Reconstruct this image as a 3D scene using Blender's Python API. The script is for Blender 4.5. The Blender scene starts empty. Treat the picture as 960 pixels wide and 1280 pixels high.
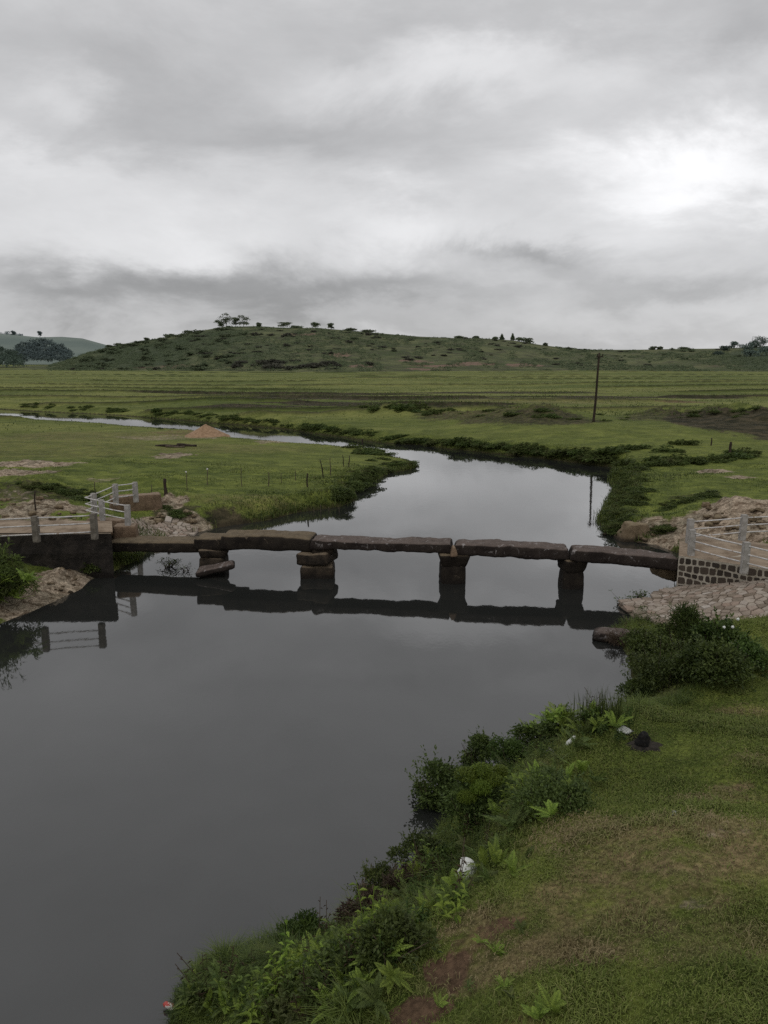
import bpy, bmesh, math, random
import numpy as np
from mathutils import Vector, Matrix, noise as mnoise
random.seed(7); RNG = np.random.default_rng(11)
scene = bpy.context.scene
COL = scene.collection
R = math.radians

# ------------------------------------------------------------------ camera
H, PITCH, F, CX, CY = 7.6, R(11.18), 961.0, 480.0, 640.0
cam_data = bpy.data.cameras.new('camera')
cam = bpy.data.objects.new('camera', cam_data); COL.objects.link(cam)
cam.location = (0, 0, H); cam.rotation_euler = (R(90) - PITCH, 0, 0)
cam_data.sensor_fit = 'VERTICAL'; cam_data.sensor_height = 32; cam_data.lens = F / 1280 * 32
cam_data.clip_start = 0.1; cam_data.clip_end = 20000
scene.camera = cam
CP, SP = math.cos(PITCH), math.sin(PITCH)

def ray(px, py):
    a, b = (px - CX) / F, -(py - CY) / F
    return np.array([a, CP + b * SP, -SP + b * CP])
def at(px, py, z=0.0):
    d = ray(px, py); t = (z - H) / d[2]
    return np.array([d[0] * t, d[1] * t, z])
def at_y(px, py, y):
    d = ray(px, py); t = y / d[1]
    return np.array([d[0] * t, y, H + d[2] * t])

# ------------------------------------------------------------------ numpy noise
def _hash(ix, iy, s):
    h = (ix.astype(np.int64) * 374761393 + iy.astype(np.int64) * 668265263 + s * 1442695041) & 0x7fffffff
    h = ((h ^ (h >> 13)) * 1274126177) & 0x7fffffff
    h = h ^ (h >> 16)
    return (h & 0xffff) / 65535.0
def vnoise(x, y, s=0):
    x = np.asarray(x, float); y = np.asarray(y, float)
    ix, iy = np.floor(x), np.floor(y); fx, fy = x - ix, y - iy
    fx = fx * fx * (3 - 2 * fx); fy = fy * fy * (3 - 2 * fy)
    a, b = _hash(ix, iy, s), _hash(ix + 1, iy, s); c, d = _hash(ix, iy + 1, s), _hash(ix + 1, iy + 1, s)
    return (a + (b - a) * fx) * (1 - fy) + (c + (d - c) * fx) * fy
def fbm(x, y, s=0, o=4):
    t, a, n = 0, .5, 0
    for k in range(o):
        t = t + a * vnoise(x * 2**k, y * 2**k, s + k * 7); n += a; a *= .5
    return t / n - .5          # about -0.5 .. 0.5
def sstep(a, b, x):
    t = np.clip((x - a) / (b - a), 0, 1); return t * t * (3 - 2 * t)

# ------------------------------------------------------------------ object helpers
def link(o, parent=None):
    COL.objects.link(o)
    if parent is not None: o.parent = parent
    return o
def tag(o, label=None, cat=None, group=None, kind=None):
    if label: o['label'] = label
    if cat: o['category'] = cat
    if group: o['group'] = group
    if kind: o['kind'] = kind
    return o
def empty(name, loc, label=None, cat=None, group=None, rz=0.0):
    o = bpy.data.objects.new(name, None); o.location = loc; o.rotation_euler = (0, 0, rz); o.empty_display_size = .2
    return tag(link(o), label, cat, group)
def mesh_np(name, V, faces, mats, tint=None, smooth=False, mat_idx=None):
    """V (n,3); faces: (m,k) int array or list of lists"""
    me = bpy.data.meshes.new(name)
    V = np.asarray(V, np.float32)
    if isinstance(faces, np.ndarray):
        m, k = faces.shape; loops = faces.reshape(-1).astype(np.int32); starts = (np.arange(m) * k).astype(np.int32)
    else:
        m = len(faces); loops = np.array([i for f in faces for i in f], np.int32)
        starts = np.cumsum([0] + [len(f) for f in faces[:-1]]).astype(np.int32)
    me.vertices.add(len(V)); me.vertices.foreach_set('co', V.reshape(-1))
    me.loops.add(len(loops)); me.loops.foreach_set('vertex_index', loops)
    me.polygons.add(m); me.polygons.foreach_set('loop_start', starts)
    for mt in (mats if isinstance(mats, (list, tuple)) else [mats]): me.materials.append(mt)
    if mat_idx is not None: me.polygons.foreach_set('material_index', np.asarray(mat_idx, np.int32))
    me.update(calc_edges=True)
    me.polygons.foreach_set('use_smooth', np.full(m, bool(smooth)))
    if tint is not None: attr(me, 'tint', tint)
    me.validate()
    return me
def attr(me, name, vals):
    a = me.attributes.new(name, 'FLOAT', 'POINT'); a.data.foreach_set('value', np.asarray(vals, np.float32))
def obj(name, me, parent=None, loc=None):
    o = bpy.data.objects.new(name, me)
    if loc is not None: o.location = loc
    return link(o, parent)
def copy_tree(o, parent=None):
    c = o.copy(); COL.objects.link(c)
    c.parent = parent
    for ch in o.children: copy_tree(ch, c)
    return c
def dup(o, loc, rz=0.0, s=1.0, label=None, group=None):
    c = copy_tree(o); c.location = loc; c.rotation_euler = (0, 0, rz)
    c.scale = (s, s, s) if not isinstance(s, tuple) else s
    if label: c['label'] = label
    if group: c['group'] = group
    return c

# ------------------------------------------------------------------ material helpers
class NT:
    def __init__(self, tree): self.t = tree
    def n(self, typ, **kw):
        nd = self.t.nodes.new(typ)
        for k, v in kw.items(): setattr(nd, k, v)
        return nd
    def put(self, sock, v):
        if v is None: return
        if isinstance(v, bpy.types.NodeSocket): self.t.links.new(v, sock)
        else:
            if isinstance(v, (tuple, list)) and len(v) == 3 and sock.type == 'RGBA': v = (*v, 1)
            sock.default_value = v
    def math(self, op, a, b=None, c=None, clamp=False):
        nd = self.n('ShaderNodeMath', operation=op, use_clamp=clamp)
        for i, v in enumerate((a, b, c)): self.put(nd.inputs[i], v) if v is not None else None
        return nd.outputs[0]
    def mix(self, f, a, b, typ='MIX'):
        nd = self.n('ShaderNodeMix', data_type='RGBA', blend_type=typ)
        self.put(nd.inputs[0], f); self.put(nd.inputs[6], a); self.put(nd.inputs[7], b)
        return nd.outputs[2]
    def noise(self, vec, scale, detail=4, rough=.55, dist=0.0, color=False):
        nd = self.n('ShaderNodeTexNoise'); self.put(nd.inputs['Vector'], vec)
        nd.inputs['Scale'].default_value = scale; nd.inputs['Detail'].default_value = detail
        nd.inputs['Roughness'].default_value = rough; nd.inputs['Distortion'].default_value = dist
        return nd.outputs[1 if color else 0]
    def ramp(self, v, a, b, lo=0.0, hi=1.0, smooth=True):
        nd = self.n('ShaderNodeMapRange', interpolation_type='SMOOTHSTEP' if smooth else 'LINEAR')
        self.put(nd.inputs['Value'], v); nd.inputs['From Min'].default_value = a; nd.inputs['From Max'].default_value = b
        nd.inputs['To Min'].default_value = lo; nd.inputs['To Max'].default_value = hi
        return nd.outputs[0]
    def attr(self, name):
        nd = self.n('ShaderNodeAttribute', attribute_name=name); return nd.outputs['Fac']
    def pos(self): return self.n('ShaderNodeNewGeometry').outputs['Position']
    def objc(self): return self.n('ShaderNodeTexCoord').outputs['Object']
    def scalev(self, v, s):
        nd = self.n('ShaderNodeVectorMath', operation='MULTIPLY'); self.put(nd.inputs[0], v); nd.inputs[1].default_value = s
        return nd.outputs[0]
    def bump(self, h, strength, dist):
        nd = self.n('ShaderNodeBump'); self.put(nd.inputs['Height'], h)
        nd.inputs['Strength'].default_value = strength; nd.inputs['Distance'].default_value = dist
        return nd.outputs[0]
def new_mat(name, rough=.9, spec=.25):
    m = bpy.data.materials.new(name); m.use_nodes = True
    t = m.node_tree; b = t.nodes['Principled BSDF']
    b.inputs['Roughness'].default_value = rough; b.inputs['Specular IOR Level'].default_value = spec
    return m, NT(t), b
def noisy(name, c1, c2, scale=4.0, c3=None, rough=.9, bump=.5, bdist=.02, stretch=(1, 1, 1), bscale=None, spec=.2):
    m, N, b = new_mat(name, rough, spec)
    v = N.scalev(N.objc(), stretch)
    col = N.mix(N.ramp(N.noise(v, scale, 6, .65), .35, .65), c1, c2)
    if c3 is not None: col = N.mix(N.ramp(N.noise(v, scale * .45, 5, .7, .5), .55, .68), col, c3)
    N.put(b.inputs['Base Color'], col)
    N.put(b.inputs['Normal'], N.bump(N.noise(v, bscale or scale * 3, 8, .7), bump, bdist))
    return m
def leaf_mat(name, dark, light, warm=None, transl=.25, rough=.55, spec=.25):
    """tint attribute 0..1 runs from dark to light; leaves let some light through"""
    m, N, b = new_mat(name, rough, spec)
    t = N.attr('tint')
    oi = N.n('ShaderNodeObjectInfo').outputs['Random']
    col = N.mix(t, dark, light)
    if warm is not None: col = N.mix(N.ramp(N.noise(N.pos(), 1.3, 3), .5, .72, 0, .8), col, warm)
    hs = N.n('ShaderNodeHueSaturation'); N.put(hs.inputs['Color'], col)
    N.put(hs.inputs['Value'], N.ramp(oi, 0, 1, .8, 1.2, False)); N.put(hs.inputs['Hue'], N.ramp(oi, 0, 1, .49, .51, False))
    col = hs.outputs[0]
    N.put(b.inputs['Base Color'], col)
    tr = N.n('ShaderNodeBsdfTranslucent'); N.put(tr.inputs[0], col)
    mx = N.n('ShaderNodeMixShader'); mx.inputs[0].default_value = transl
    out = N.t.nodes['Material Output']
    N.t.links.new(b.outputs[0], mx.inputs[1]); N.t.links.new(tr.outputs[0], mx.inputs[2]); N.t.links.new(mx.outputs[0], out.inputs[0])
    return m
# ------------------------------------------------------------------ terrain field
# river outline: image position and height of the edge seen there -> world
_river = [(-700,1500,0),(-420,1060,0),(-200,860,0),(-60,800,0),(0,781,0),(30,769,0),(68,753,0),(100,737,0),(112,724,0),(140,714,0),
 (176,700,0),(196,680,0),(222,668,0),(240,667,0),(262,661,0),(300,655,0),(335,650,0),(372,640,0),(425,633,0),(440,626,0),(436,616,0),(470,600,0),(482,591,0),
 (508,588,0),(523,583,0),(512,577,0),(492,574,0),(480,567,.1),(470,560,.3),(445,556.5,.4),(410,553.5,.4),(370,551.5,.3),(340,549,.3),(300,546.5,.3),(270,541.5,.3),
 (235,535.5,.3),(190,533,.3),(140,529.5,.3),(80,525,.35),(0,521,.4),(-150,512,.4),
 (-150,503,0),(0,511.5,0),(80,516,0),(150,519.5,0),(200,523,0),(260,528.5,0),(300,531,0),(350,536,0),(400,543,0),(440,549,0),(480,554,0),(530,556,0),
 (560,561,0),(620,567,0),(680,573,0),(730,580,0),(766,584,0),(763,600,0),(769,611,0),(757,634,0),(746,650,0),(757,666,0),(790,676,0),
 (822,681,0),(846,690,0),(900,702,0),(900,722,0),(850,741,0),(838,746,0),(800,764,0),(790,774,0),(752,788,0),(772,800,0),(786,822,0),(790,852,0),(786,885,0),
 (752,900,0),(700,925,0),(640,948,0),(590,990,0),(545,1035,0),(520,1080,0),(460,1140,0),(400,1180,0),(300,1200,0),(240,1215,0),(218,1245,0),(206,1285,0),(203,1400,0),(200,1500,0)]
RIVER = np.array([at(*p)[:2] for p in _river])
# bank height controls: image position, height, width of the bank slope
_ctl = [(960,1280,3.0,3),(700,1280,2.4,3),(500,1280,1.7,2.6),(330,1280,.9,1.6),(260,1240,.6,1.2),(1100,1100,2.9,3),(900,1100,2.45,3),(700,1100,2.0,2.8),(580,1090,1.5,2.4),(960,950,1.9,2.6),(820,935,1.5,2.2),
 (710,965,1.35,2),(880,880,.95,1.8),(960,820,1.0,1.8),(880,800,.42,1.6),(960,785,.85,1.6),(820,790,.15,1.2),(860,760,.15,1),(842,748,.05,.8),(820,762,.05,.8),(930,745,.6,1),(860,720,.5,.8),(1100,760,1.5,2),
 (960,665,1.25,2.5),(890,668,.95,2.2),(960,632,1.9,4),(890,632,1.0,3),(900,600,1.0,1.2),(820,640,.6,1),(830,590,.8,1),(960,560,1.2,1.2),(1100,560,1.3,1.2),(741,527,1.75,3),(900,530,1.7,3),(600,505,1.6,4),
 (300,500,1.5,4),(100,490,1.5,4),(200,517,.8,3.5),(100,511,.8,3.5),(300,525,.8,3.5),(0,506,.9,3.5),(400,536,.9,3),(480,475,1.8,6),(900,480,1.9,6),(0,475,1.8,6),(250,620,.85,1.2),(350,605,.75,1),(420,588,.6,.9),(500,582,.25,.6),(100,560,.85,1.6),(0,538,.6,1.5),(300,560,.6,1.6),(190,535,.3,1.2),(340,552,.35,1.2),(140,533,.32,1.2),(430,560,.4,1),(90,529,.35,1.2),(0,526,.42,1.2),
 (258,543,.45,1.2),(0,590,1.15,2),(60,640,1.2,2),(200,640,.7,1.4),(215,650,.5,2),(60,660,1.15,1.5),(100,690,.4,1.5),(70,728,.32,2.2),(20,752,.45,1.6),(-120,800,1.3,2.5),(-120,700,1.4,2),(160,650,1.0,1.5),(160,690,.35,1)]
CTL = np.array([[*at(a, b, z)[:2], z, w] for a, b, z, w in _ctl])

def signed_dist(X, Y, P):
    """positive outside the polygon P"""
    d2 = np.full(X.shape, 1e18); inside = np.zeros(X.shape, bool)
    for i in range(len(P)):
        ax, ay = P[i]; bx, by = P[(i + 1) % len(P)]
        ex, ey = bx - ax, by - ay; L = ex * ex + ey * ey + 1e-12
        t = np.clip(((X - ax) * ex + (Y - ay) * ey) / L, 0, 1)
        d2 = np.minimum(d2, (X - ax - t * ex)**2 + (Y - ay - t * ey)**2)
        if ay != by:
            c = ((ay > Y) != (by > Y)) & (X < (bx - ax) * (Y - ay) / (by - ay) + ax)
            inside ^= c
    d = np.sqrt(d2)
    return np.where(inside, -d, d)
# humps: image centre, ground height there, radii in pixels, height added
_humps = [(935,522,1.7,75,11,1.2),(610,517,1.6,95,8,.6),(690,521,1.7,50,5,.6),(830,519,1.7,40,4,.6),(500,511,1.6,40,6,.7),(215,628,.7,32,7,.35),(100,713,.45,32,10,.42),(75,722,.35,24,9,.2),(60,735,.3,26,12,.18),(30,610,1.1,70,12,.5),(60,632,1.1,60,4,.25),
 (300,640,.6,70,8,.15),(905,640,1.1,45,9,.35),(200,600,1.,60,8,.3),(660,520,1.7,40,5,.5),(800,465,1.7,300,2,.6),(350,515,1.5,200,6,.5),(860,575,.9,60,6,.25)]
HUMPS = []
for (a, b, z, rx, ry, h) in _humps:
    c = at(a, b, z); HUMPS.append((c[0], c[1], abs(at(a + rx, b, z)[0] - c[0]), abs(at(a, b - ry, z)[1] - at(a, b + ry, z)[1]) / 2, h))
def bunds(X, Y):
    """low earth dykes between the paddy terraces of the plain: 0..1"""
    warp = 16 * fbm(X / 90, Y / 120, 31, 2) + 5 * fbm(X / 22, Y / 40, 33, 2)
    f = (Y + warp - 92)
    t = np.where(f > 0, 6.2 * np.log1p(np.maximum(f, 0) / 55.), -1)
    fr = np.abs((t % 1.0) - .5)
    w = .5 * 1.5 * 6.2 / (55 + np.maximum(f, 0))
    line = np.clip(1.7 - 1.7 * fr / np.maximum(w, 1e-4), 0, 1)
    gap = sstep(.30, .46, vnoise(X / 34 + 9, t // 1 * 3.7, 41))
    return np.where((f > 3) & (t > .3), line, 0) * gap
def height(X, Y, full=False):
    X = np.asarray(X, float); Y = np.asarray(Y, float)
    r = np.hypot(X, Y) + .1
    sc = np.clip(r / 25, .35, 2.2)
    d = signed_dist(X, Y, RIVER) + sc * (.5 * fbm(X / (2.4 * sc), Y / (2.4 * sc), 3, 4))
    num = np.zeros(X.shape); den = np.zeros(X.shape); nw = np.zeros(X.shape)
    for cx, cy, z, w in CTL:
        q = ((X - cx)**2 + (Y - cy)**2 + .3) ** -1.6
        num += q * z; nw += q * w; den += q
    B, W = num / den, nw / den
    k = sstep(0, 1, np.clip(d / W, 0, 1))
    edge = .18 * sstep(0, .22, d)                       # small cut step at the waterline
    h = np.where(d > 0, np.maximum(edge, .0) * np.minimum(1, B) + (B - .12) * k, np.maximum(-.25 * np.abs(d), -.9) - .02)
    land = sstep(.2, 2, d)
    for cx, cy, rx, ry, hh in HUMPS:
        q = ((X - cx) / rx)**2 + ((Y - cy) / ry)**2
        h = h + sstep(.1, 1.0, d) * hh * np.exp(-q * 1.3) * (1 + 1.7 * fbm(X / (.22 * rx), Y / (.22 * ry), 17, 4))
    amp = np.clip(r / 60, .1, 1.0)
    h = h + land * amp * (.30 * fbm(X / 9, Y / 9, 5, 4)) + land * .07 * fbm(X / .8, Y / .8, 8, 3)
    bd = bunds(X, Y) * land
    h = h + .42 * bd
    if full: return h, d, B, bd
    return h
def gz(x, y): return float(height(np.array([x]), np.array([y]))[0])
_T = np.geomspace(3, 900, 2600)
def on_ground(px, py):
    """first point of the terrain met by the line of sight through that picture point"""
    d = ray(px, py); X, Y, Z = d[0] * _T, d[1] * _T, H + d[2] * _T
    hit = np.nonzero(Z < height(X, Y))[0]
    i = hit[0] if len(hit) else len(_T) - 1
    return np.array([X[i], Y[i], gz(X[i], Y[i])])

# polar sheet: fine near the viewer, coarse towards the horizon
ang = np.concatenate([np.linspace(-78, -36, 60, endpoint=False), np.linspace(-36, 36, 640), np.linspace(36, 78, 61)[1:]])
rad = np.concatenate([np.geomspace(1.2, 4.5, 20, endpoint=False), np.geomspace(4.5, 45, 330, endpoint=False), np.geomspace(45, 420, 420, endpoint=False), np.geomspace(420, 9000, 40)])
A, Rr = np.meshgrid(np.radians(ang), rad)
GX, GY = (Rr * np.sin(A)), (Rr * np.cos(A))
GX, GY = GX.ravel(), GY.ravel()
GH, GD, GB, GBD = height(GX, GY, True)
nr, na = len(rad), len(ang); GAREA = np.repeat(np.gradient(rad), na)
ii = (np.arange(nr - 1)[:, None] * na + np.arange(na - 1)[None, :]).ravel()
GF = np.stack([ii, ii + 1, ii + na + 1, ii + na], 1)

def paint(blobs, soft=1.0, seed=50):
    out = np.zeros(GX.shape)
    for (a, b, rx, ry, s) in blobs:
        c = on_ground(a, b); z = c[2]
        wx = rx / F * math.hypot(c[1], H - z); wy = max(.15, abs(at(a, b - ry, z)[1] - at(a, b + ry, z)[1]) / 2)
        n = .9 * fbm(GX / (wx * .5), GY / (wy * .5), seed, 4)
        q = np.sqrt(((GX - c[0]) / wx)**2 + ((GY - c[1]) / wy)**2) + n
        out = np.maximum(out, s * (1 - sstep(.55, 1.15, q)))
    return out
sand = paint([(60,633,80,7,1.2),(20,640,60,6,1),(45,648,55,4,.8),(20,620,50,6,.45),(110,672,70,9,.8),(45,580,70,5,.9),(10,592,60,5,.9),(222,568,30,3,.9),(205,571,22,3,.7),(320,548,40,2.5,.6),(345,552,30,2.5,.6),
  (210,628,28,6,.95),(235,655,35,7,.8),(200,660,40,6,.8),(915,645,60,16,.95),(960,630,50,12,.9),(850,668,50,9,.9),(930,672,60,14,.9),(700,590,1,1,0),(895,590,34,3,.9),(925,596,22,3,.8),(105,704,42,11,1),(75,728,46,20,1),(30,762,40,12,1),(60,742,40,14,1),
  (905,720,60,8,.8),(190,548,55,5,.5),(260,545,40,4,.6),(915,983,26,7,.42),(908,1042,30,12,.42),(872,1125,28,10,.42),(130,600,30,4,.5),(150,590,30,3,.35),(815,655,25,6,.7)])
mud = paint([(930,524,85,15,.95),(600,517,100,6,.6),(830,520,80,5,.6),(690,522,80,7,.65),(40,618,75,12,.6),(215,643,40,9,.7),(290,655,50,5,.8),(30,606,60,8,.5),(560,503,110,2.5,1),(430,505,130,2,.95),(480,499,220,2.5,1),(330,497,150,2,1),(700,496,180,2,1),(300,490,130,1.5,.95),(430,493,110,1.5,.95),(640,491,150,1.5,.95),(850,494,150,1.5,.9),(300,508,90,1.5,.8),(280,650,40,6,.6),(630,522,60,5,.6),(870,620,45,4,.5),(640,508,100,3,.25),(30,545,70,2,.4),(800,488,250,2,.4),(380,487,120,2,.4),
  (68,722,22,6,.8),(84,736,20,5,.6),(108,712,16,5,.7),(800,925,16,8,1)])
red = paint([(562,1215,30,34,.85),(525,1265,38,24,.9),(592,1180,34,16,.6),(620,1158,45,12,.6),(860,503,40,1.5,.6),(230,540,60,5,.5),(640,1285,60,12,.5),(590,517,90,5,.35)])
GR_ = np.hypot(GX, GY)
dry = paint([(860,1060,150,70,1),(790,1115,140,70,.9),(720,1040,60,40,.5),(900,1180,90,50,.5),(915,985,28,10,1),(690,1185,140,45,.9),(880,1110,60,25,.9),(910,1040,35,18,1),(900,1000,70,16,.6),(930,890,40,10,.5),(610,1150,60,28,.9),(750,1060,60,30,.4),(940,950,30,12,.7),(880,1130,26,10,1),(60,560,180,18,.35),(120,545,160,8,.5),(260,560,120,8,.4),(330,628,120,9,.45),(650,500,160,5,.5)])
GH += np.where(GR_ < 70, sand * (.75 * (np.abs(fbm(GX / 1.3, GY / .8, 61, 4)) - .12) + .16 * fbm(GX / .22, GY / .22, 62, 3)) * np.clip(GD / .6, 0, 1), 0)
me = mesh_np('ground', np.stack([GX, GY, GH], 1), GF, [None], smooth=True)
me.materials.clear()
for k, v in (('sand', sand), ('mud', mud), ('red', red), ('dry', dry), ('bund', GBD), ('shore', (1 - sstep(.05, .5, GD)) * (1 - .75 * np.clip(sand * 1.5, 0, 1)))): attr(me, k, v)

m, N, b = new_mat('ground_turf', .95, .1)
P = N.pos()
sep = N.n('ShaderNodeSeparateXYZ'); N.put(sep.inputs[0], P); py_ = sep.outputs[1]
far = N.ramp(py_, 20, 110)
n_big, n_mid, n_fine = N.noise(P, .12, 5, .6), N.noise(P, .9, 6, .65, .4), N.noise(P, 14, 6, .7)
n_far = N.noise(N.scalev(P, (.012, .05, .05)), 1.0, 6, .65, .6)
green_near = N.mix(N.ramp(n_mid, .35, .66), (.070, .094, .019), (.165, .195, .042))
green_far = N.mix(N.ramp(n_far, .36, .64), (.095, .118, .030), (.200, .210, .066))
green_far = N.mix(N.ramp(n_mid, .45, .7, 0, .45), green_far, (.085, .115, .025))
col = N.mix(far, green_near, green_far)  # turf pales with distance: haze put into its colour
drym = N.math('MULTIPLY', N.attr('dry'), N.ramp(N.noise(P, 2.2, 6, .7), .32, .6), clamp=True)
col = N.mix(drym, col, N.mix(n_fine, (.125, .098, .045), (.25, .195, .105)))
thr = N.ramp(N.noise(P, 3.1, 6, .7), .25, .6, 0, .8)
def mask(a, lo=.25, hi=.55):
    return N.ramp(N.math('SUBTRACT', N.attr(a), N.math('MULTIPLY', thr, .45)), lo - .2, hi - .1)
col = N.mix(N.math('MULTIPLY', mask('mud'), .92), col, N.mix(N.ramp(n_mid, .4, .6), (.022, .019, .013), (.072, .056, .038)))
col = N.mix(mask('red'), col, N.mix(n_mid, (.095, .060, .038), (.185, .115, .075)))
sandc = N.mix(N.ramp(N.noise(N.scalev(P, (1, 1.8, 2.5)), 1.9, 8, .75, .6), .36, .62), (.105, .073, .046), (.44, .365, .28))
col = N.mix(mask('sand'), col, sandc)
col = N.mix(N.math('MULTIPLY', N.attr('bund'), .92), col, N.mix(N.ramp(n_far, .4, .6), (.030, .032, .014), (.055, .052, .030)))
col = N.mix(N.ramp(N.attr('shore'), .3, .9, 0, .85), col, (.040, .032, .020))
mot = N.mix(N.ramp(N.noise(N.scalev(P, (.35, .5, .5)), 1, 7, .72, .8), .34, .66), (.70, .74, .70), (1.22, 1.18, 1.15))  # mottling that paints in dry patches and darker shadows
col = N.mix(1.0, col, mot, 'MULTIPLY')
spk = N.mix(N.ramp(n_fine, .35, .68, 0, 1), (.62, .62, .62), (1.3, 1.3, 1.3))
col = N.mix(1.0, col, spk, 'MULTIPLY')
N.put(b.inputs['Base Color'], col)
hs_ = N.math('MULTIPLY', N.math('MAXIMUM', N.attr('sand'), N.attr('mud')), N.noise(P, 5, 8, .75, .5))
hb = N.math('MULTIPLY_ADD', hs_, .12, N.math('ADD', N.math('MULTIPLY', N.noise(P, 9, 8, .75), .05), N.math('MULTIPLY', N.noise(P, 55, 4, .7), .012)))
N.put(b.inputs['Normal'], N.bump(hb, .8, 1.0))
me.materials.append(m)
tag(obj('ground', me), 'grassy river banks and the flat terraced plain behind them', 'ground', kind='structure')

# ------------------------------------------------------------------ river
m, N, b = new_mat('river_water', .035, .5)
b.inputs['IOR'].default_value = 1.8
P = N.pos()
N.put(b.inputs['Base Color'], N.mix(N.noise(P, .15, 3), (.016, .017, .016), (.022, .023, .021)))
sx = N.scalev(P, (1.0, .55, 1))
hh = N.math('ADD', N.math('MULTIPLY', N.noise(sx, 2.2, 3, .5), .006), N.math('MULTIPLY', N.noise(sx, 11, 2, .5), .0016))
calm = N.ramp(N.noise(N.scalev(P, (.05, .12, 1)), 1, 3), .4, .7, .25, 1.0)
bp = N.n('ShaderNodeBump'); N.put(bp.inputs['Height'], hh); N.put(bp.inputs['Strength'], calm); bp.inputs['Distance'].default_value = .55
N.put(b.inputs['Normal'], bp.outputs[0])
V = np.array([(-400, -2, 0), (400, -2, 0), (400, 260, 0), (-400, 260, 0)])
tag(obj('river_water', mesh_np('river_water', V, np.array([[0, 1, 2, 3]]), m)), 'calm grey river reflecting the overcast sky', 'river', kind='structure')
# ------------------------------------------------------------------ sky and sun
world = bpy.data.worlds.new('World'); scene.world = world; world.use_nodes = True
N = NT(world.node_tree); bg = world.node_tree.nodes['Background']
SUN_EL, SUN_AZ = R(58), R(205)
sky = N.n('ShaderNodeTexSky', sky_type='NISHITA'); sky.sun_disc = False
sky.sun_elevation = SUN_EL; sky.sun_rotation = SUN_AZ
D = N.n('ShaderNodeTexCoord').outputs['Generated']
wv = N.noise(N.scalev(D, (1.6, 1.6, 3.6)), 2.6, 7, .6, .3, color=True)
wsep = N.n('ShaderNodeSeparateXYZ'); N.put(wsep.inputs[0], wv)
s = N.n('ShaderNodeSeparateXYZ'); N.put(s.inputs[0], D)
az = N.math('ARCTAN2', s.outputs[0], s.outputs[1]); el = N.math('ARCSINE', s.outputs[2])
az = N.math('ADD', az, N.math('MULTIPLY', N.math('SUBTRACT', wsep.outputs[0], .5), .36))
el = N.math('ADD', el, N.math('MULTIPLY', N.math('SUBTRACT', wsep.outputs[1], .5), .21))
def azel(px, py):
    d = ray(px, py); d = d / np.linalg.norm(d); return math.atan2(d[0], d[1]), math.asin(d[2])
cov = N.ramp(el, -.05, 1.3, .675, .64, False)
# cloud masses: centre, radii (picture scale), lightness added
_cl = [(170,95,290,75,-.17),(620,15,420,40,-.10),(890,50,110,55,-.19),(40,100,60,40,.16),(560,90,170,45,.17),(800,205,120,48,.28),(930,205,120,42,.28),(460,180,230,50,-.10),(130,262,240,42,.10),(215,305,90,24,.16),
       (300,350,260,36,-.19),(90,368,210,42,-.22),(450,372,220,30,-.17),(520,278,100,30,.16),(670,303,85,20,-.27),(780,340,200,26,-.16),(800,275,120,20,.08),(560,425,600,26,-.17),(900,350,70,22,-.12),(60,200,110,22,.10),(300,160,140,30,-.06),(640,352,80,14,.10)]
for (a, b_, rx, ry, s_) in _cl:
    a0, e0 = azel(a, b_); a1, _ = azel(a + rx, b_); _, e1 = azel(a, b_ - ry)
    qa = N.math('DIVIDE', N.math('SUBTRACT', az, a0), abs(a1 - a0)); qe = N.math('DIVIDE', N.math('SUBTRACT', el, e0), abs(e1 - e0))
    q = N.math('ADD', N.math('MULTIPLY', qa, qa), N.math('MULTIPLY', qe, qe))
    cov = N.math('MULTIPLY_ADD', N.math('EXPONENT', N.math('MULTIPLY', q, -1.0)), s_, cov)
wn = N.math('SUBTRACT', N.noise(N.scalev(D, (1.2, 1.2, 4.2)), 2.4, 8, .58, .35), .5)
wf = N.math('SUBTRACT', N.noise(N.scalev(D, (1.5, 1.5, 3.5)), 7.5, 6, .6, .2), .5)
cov = N.math('MULTIPLY_ADD', wn, .20, cov); cov = N.math('MULTIPLY_ADD', wf, .12, cov)
cov = N.math('MAXIMUM', cov, .2)
cc = N.n('ShaderNodeCombineColor'); N.put(cc.inputs[0], cov); N.put(cc.inputs[1], cov); N.put(cc.inputs[2], N.math('MULTIPLY', cov, 1.012))
clouds = N.n('ShaderNodeBackground'); N.put(clouds.inputs[0], cc.outputs[0]); clouds.inputs[1].default_value = 1.0
N.put(bg.inputs[0], sky.outputs[0]); bg.inputs[1].default_value = .06
mx = N.n('ShaderNodeMixShader'); mx.inputs[0].default_value = .94       # cloud cover
N.t.links.new(bg.outputs[0], mx.inputs[1]); N.t.links.new(clouds.outputs[0], mx.inputs[2])
N.t.links.new(mx.outputs[0], world.node_tree.nodes['World Output'].inputs[0])
sun_d = bpy.data.lights.new('sun', 'SUN'); sun_d.energy = .5; sun_d.angle = R(25); sun_d.color = (1, .97, .93)
sun = link(bpy.data.objects.new('sun', sun_d))
sd = Vector((math.sin(SUN_AZ) * math.cos(SUN_EL), math.cos(SUN_AZ) * math.cos(SUN_EL), math.sin(SUN_EL)))
sun.rotation_euler = sd.to_track_quat('Z', 'Y').to_euler()
scene.view_settings.view_transform = 'Standard'; scene.view_settings.look = 'None'; scene.view_settings.exposure = 0
scene.cycles.use_denoising = False
scene.cycles.max_bounces = 6
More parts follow.
